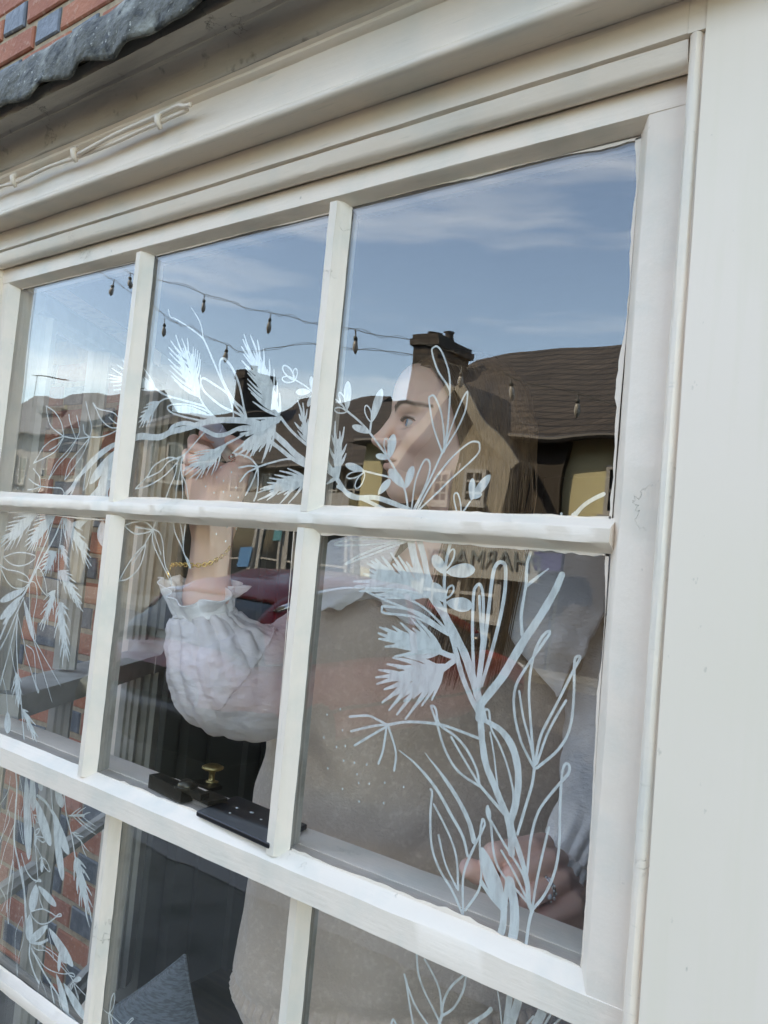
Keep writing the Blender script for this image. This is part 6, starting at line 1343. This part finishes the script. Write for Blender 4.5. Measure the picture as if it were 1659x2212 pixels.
# collars
def sheet(rows, name, du, amp, seed, parent=PS, n=60):
    """rows of (x,y,depth) from the neck edge to the outer edge"""
    R_ = [smooth_poly([np.array(p, float) for p in r], 10) for r in rows]; L = len(R_[0]); cols = []
    for i in range(L): cols.append(smooth_poly([r[i] for r in R_], 12))
    m = MB(); vs = []; K = len(cols[0])
    for i, c in enumerate(cols):
        for k, p in enumerate(c):
            v = k/(K-1); q = at(p[0], p[1], p[2]); q = q-FW*(amp*v**1.5*math.sin(i*du+seed)+.004*nz3(q, 40, seed)+.010*nz3(q, 11, seed))+UP*amp*.5*v**3*math.sin(i*du*1.7+seed)
            vs.append(q)
    m.add(vs, [(i*K+k, (i+1)*K+k, (i+1)*K+k+1, i*K+k+1) for i in range(L-1) for k in range(K-1)])
    o = m.build(name, CR_, parent, smooth=True); s_ = o.modifiers.new('t', 'SOLIDIFY'); s_.thickness = .0016; return o
sheet([[(1120, 1172, 1.24), (1100, 1220, 1.21), (1095, 1290, 1.185), (1100, 1370, 1.165), (1150, 1440, 1.155), (1195, 1492, 1.15)],
       [(1230, 1170, 1.24), (1200, 1230, 1.20), (1185, 1310, 1.17), (1182, 1380, 1.155), (1190, 1440, 1.148), (1199, 1496, 1.147)],
       [(1345, 1200, 1.26), (1330, 1275, 1.22), (1295, 1350, 1.18), (1262, 1405, 1.16), (1230, 1452, 1.15), (1203, 1503, 1.146)]], 'collar', .42, .008, 1.0)
sheet([[(870, 1165, 1.27), (850, 1205, 1.24), (825, 1240, 1.225), (800, 1262, 1.22), (780, 1290, 1.215)],
       [(790, 1155, 1.29), (745, 1190, 1.25), (735, 1235, 1.225), (745, 1275, 1.215), (762, 1302, 1.21)],
       [(715, 1165, 1.33), (648, 1215, 1.28), (640, 1265, 1.235), (690, 1312, 1.215), (745, 1312, 1.208)]], 'collar', .5, .008, 4.0)
sheet([[(850, 1230, 1.215), (880, 1290, 1.205), (960, 1335, 1.20), (1040, 1310, 1.205), (1085, 1250, 1.22)],
       [(800, 1262, 1.212), (850, 1330, 1.20), (960, 1372, 1.195), (1060, 1350, 1.20), (1110, 1290, 1.212)]], 'collar_front', .7, .004, 2.0)
# jewellery, trousers, shoes
m = MB(); G_ = MAT['gold'] = mat('gold_chain_metal', (.83, .58, .20), .22, metal=1.0)
wr = [(368, 1222), (378, 1219), (392, 1219), (410, 1221), (432, 1221), (452, 1217), (470, 1208), (486, 1196), (497, 1182)]
wp = smooth_poly([at(x, y, 1.146+.030*min(1, abs(x-438)/62)**2.2) for i, (x, y) in enumerate(wr)], 3)
for i, p in enumerate(wp[:-1]):
    q = wp[i+1]; d = (q-p); L = np.linalg.norm(d); d /= L; u = UP if i % 2 else FW; c = (p+q)/2
    m.tube([c+d*L*.72*math.cos(a)+u*.0028*math.sin(a) for a in np.linspace(0, 2*math.pi, 13)], .0011, 5)
ch = m.build('bracelet', G_, PS, smooth=True)
m = MB(); m.tube([wp[0], wp[0]-UP*.006, wp[0]-UP*.010-RT*.003], .0006, 5); m.ball(wp[0]-UP*.014-RT*.004, (.0035, .006, .001), 12, 8, np.array([RT, UP, FW])); m.build('bracelet_tag', G_, ch, smooth=True)
m = MB(); c = (lp(1170, 730, .010)*.52+lp(905, 875, -.020)*.48); rd_ = lp(1170, 730, .010)-lp(905, 875, -.020); rd_ /= np.linalg.norm(rd_); u = np.cross(rd_, FW); u /= np.linalg.norm(u); v = np.cross(rd_, u)
SV = mat('silver_ring_metal', (.80, .80, .80), .15, metal=1.0); DI = mat('diamond', (.9, .92, .95), .02, spec=1.0)
m = MB(); m.tube([c+(u*math.cos(a)+v*math.sin(a))*.0140 for a in np.linspace(0, 2*math.pi, 30)], .0011, 6); m.tube([c-rd_*.003+(u*math.cos(a)+v*math.sin(a))*.0140 for a in np.linspace(0, 2*math.pi, 30)], .0010, 6); rg = m.build('ring', SV, PS, smooth=True)
m = MB()
for i in range(22):
    a = 2*math.pi*i/22; m.ball(c-rd_*(.003 if i % 2 else 0)+(u*math.cos(a)+v*math.sin(a))*.0152, .0013, 6, 4)
m.build('ring_stones', DI, rg)
tip_ = c-FW*.0146
m = MB(); m.ball(c+(-u*.2-FW)*.0150, .0034, 8, 5); m.build('ring_stone', DI, rg)
DN = mat('dark_denim', (.025, .032, .05), .9)
m = MB()
for sx in (-1, 1):
    h0 = fx+np.array([sx*.09, 0, 0]); kn_ = np.array([h0[0], h0[1]-.02, -1.45]); m.tube([h0+SZ*.06-np.array([sx*.02, 0, 0]), h0, kn_, (kn_[0], kn_[1]+.03, -1.74)], [.110, .110, .085, .070], 24)
m.build('trousers', DN, PS, smooth=True)
# the marker in her hand
MK = thing('paint_marker', 'fat white paint marker with a lilac cap held in the woman\'s raised hand', 'marker pen')
a = at(447, 908, 1.140); b = at(547, 1050, 1.235); d = (b-a); L = np.linalg.norm(d); d /= L
LIL = mat('lilac_white_plastic', (.62, .58, .66), .35); WP = mat('white_plastic_barrel', (.70, .68, .64), .35)
m = MB(); m.tube([a-d*.004, a, a+d*.002, a+d*.020, a+d*.021, a+d*.045], [.0095, .0125, .0135, .0140, .0150, .0150], 28); m.build('collar_ring', LIL, MK, smooth=False, auto=.6)
m = MB(); m.tube([a+d*.0455, a+d*.05, b-d*.004, b], [.0125, .0125, .0125, .0105], 28); m.build('barrel', WP, MK, auto=.6)
m = MB(); m.tube([a-d*.016, a-d*.012, a-d*.0045], [.003, .005, .0065], 14); m.build('nib', mat('pale_felt', (.72, .74, .76), .8), MK, smooth=True)
cu = bpy.data.curves.new('lettering', 'FONT'); cu.body = 'UNI'; cu.size = .013; cu.extrude = .0002; cu.align_x = 'CENTER'; cu.align_y = 'CENTER'
o = bpy.data.objects.new('lettering', cu); COL.objects.link(o); bpy.context.view_layer.update(); me2 = bpy.data.meshes.new_from_object(o); bpy.data.objects.remove(o)
nn = -FW+d*float(FW@d); nn /= np.linalg.norm(nn); yy_ = np.cross(nn, d); cc = a+d*.075+nn*.0128
me2.transform(Matrix(((d[0], yy_[0], nn[0], cc[0]), (d[1], yy_[1], nn[1], cc[1]), (d[2], yy_[2], nn[2], cc[2]), (0, 0, 0, 1)))); me2.materials.clear(); me2.materials.append(mat('red_print', (.6, .05, .04), .5))
o = bpy.data.objects.new('lettering', me2); COL.objects.link(o); o.parent = MK
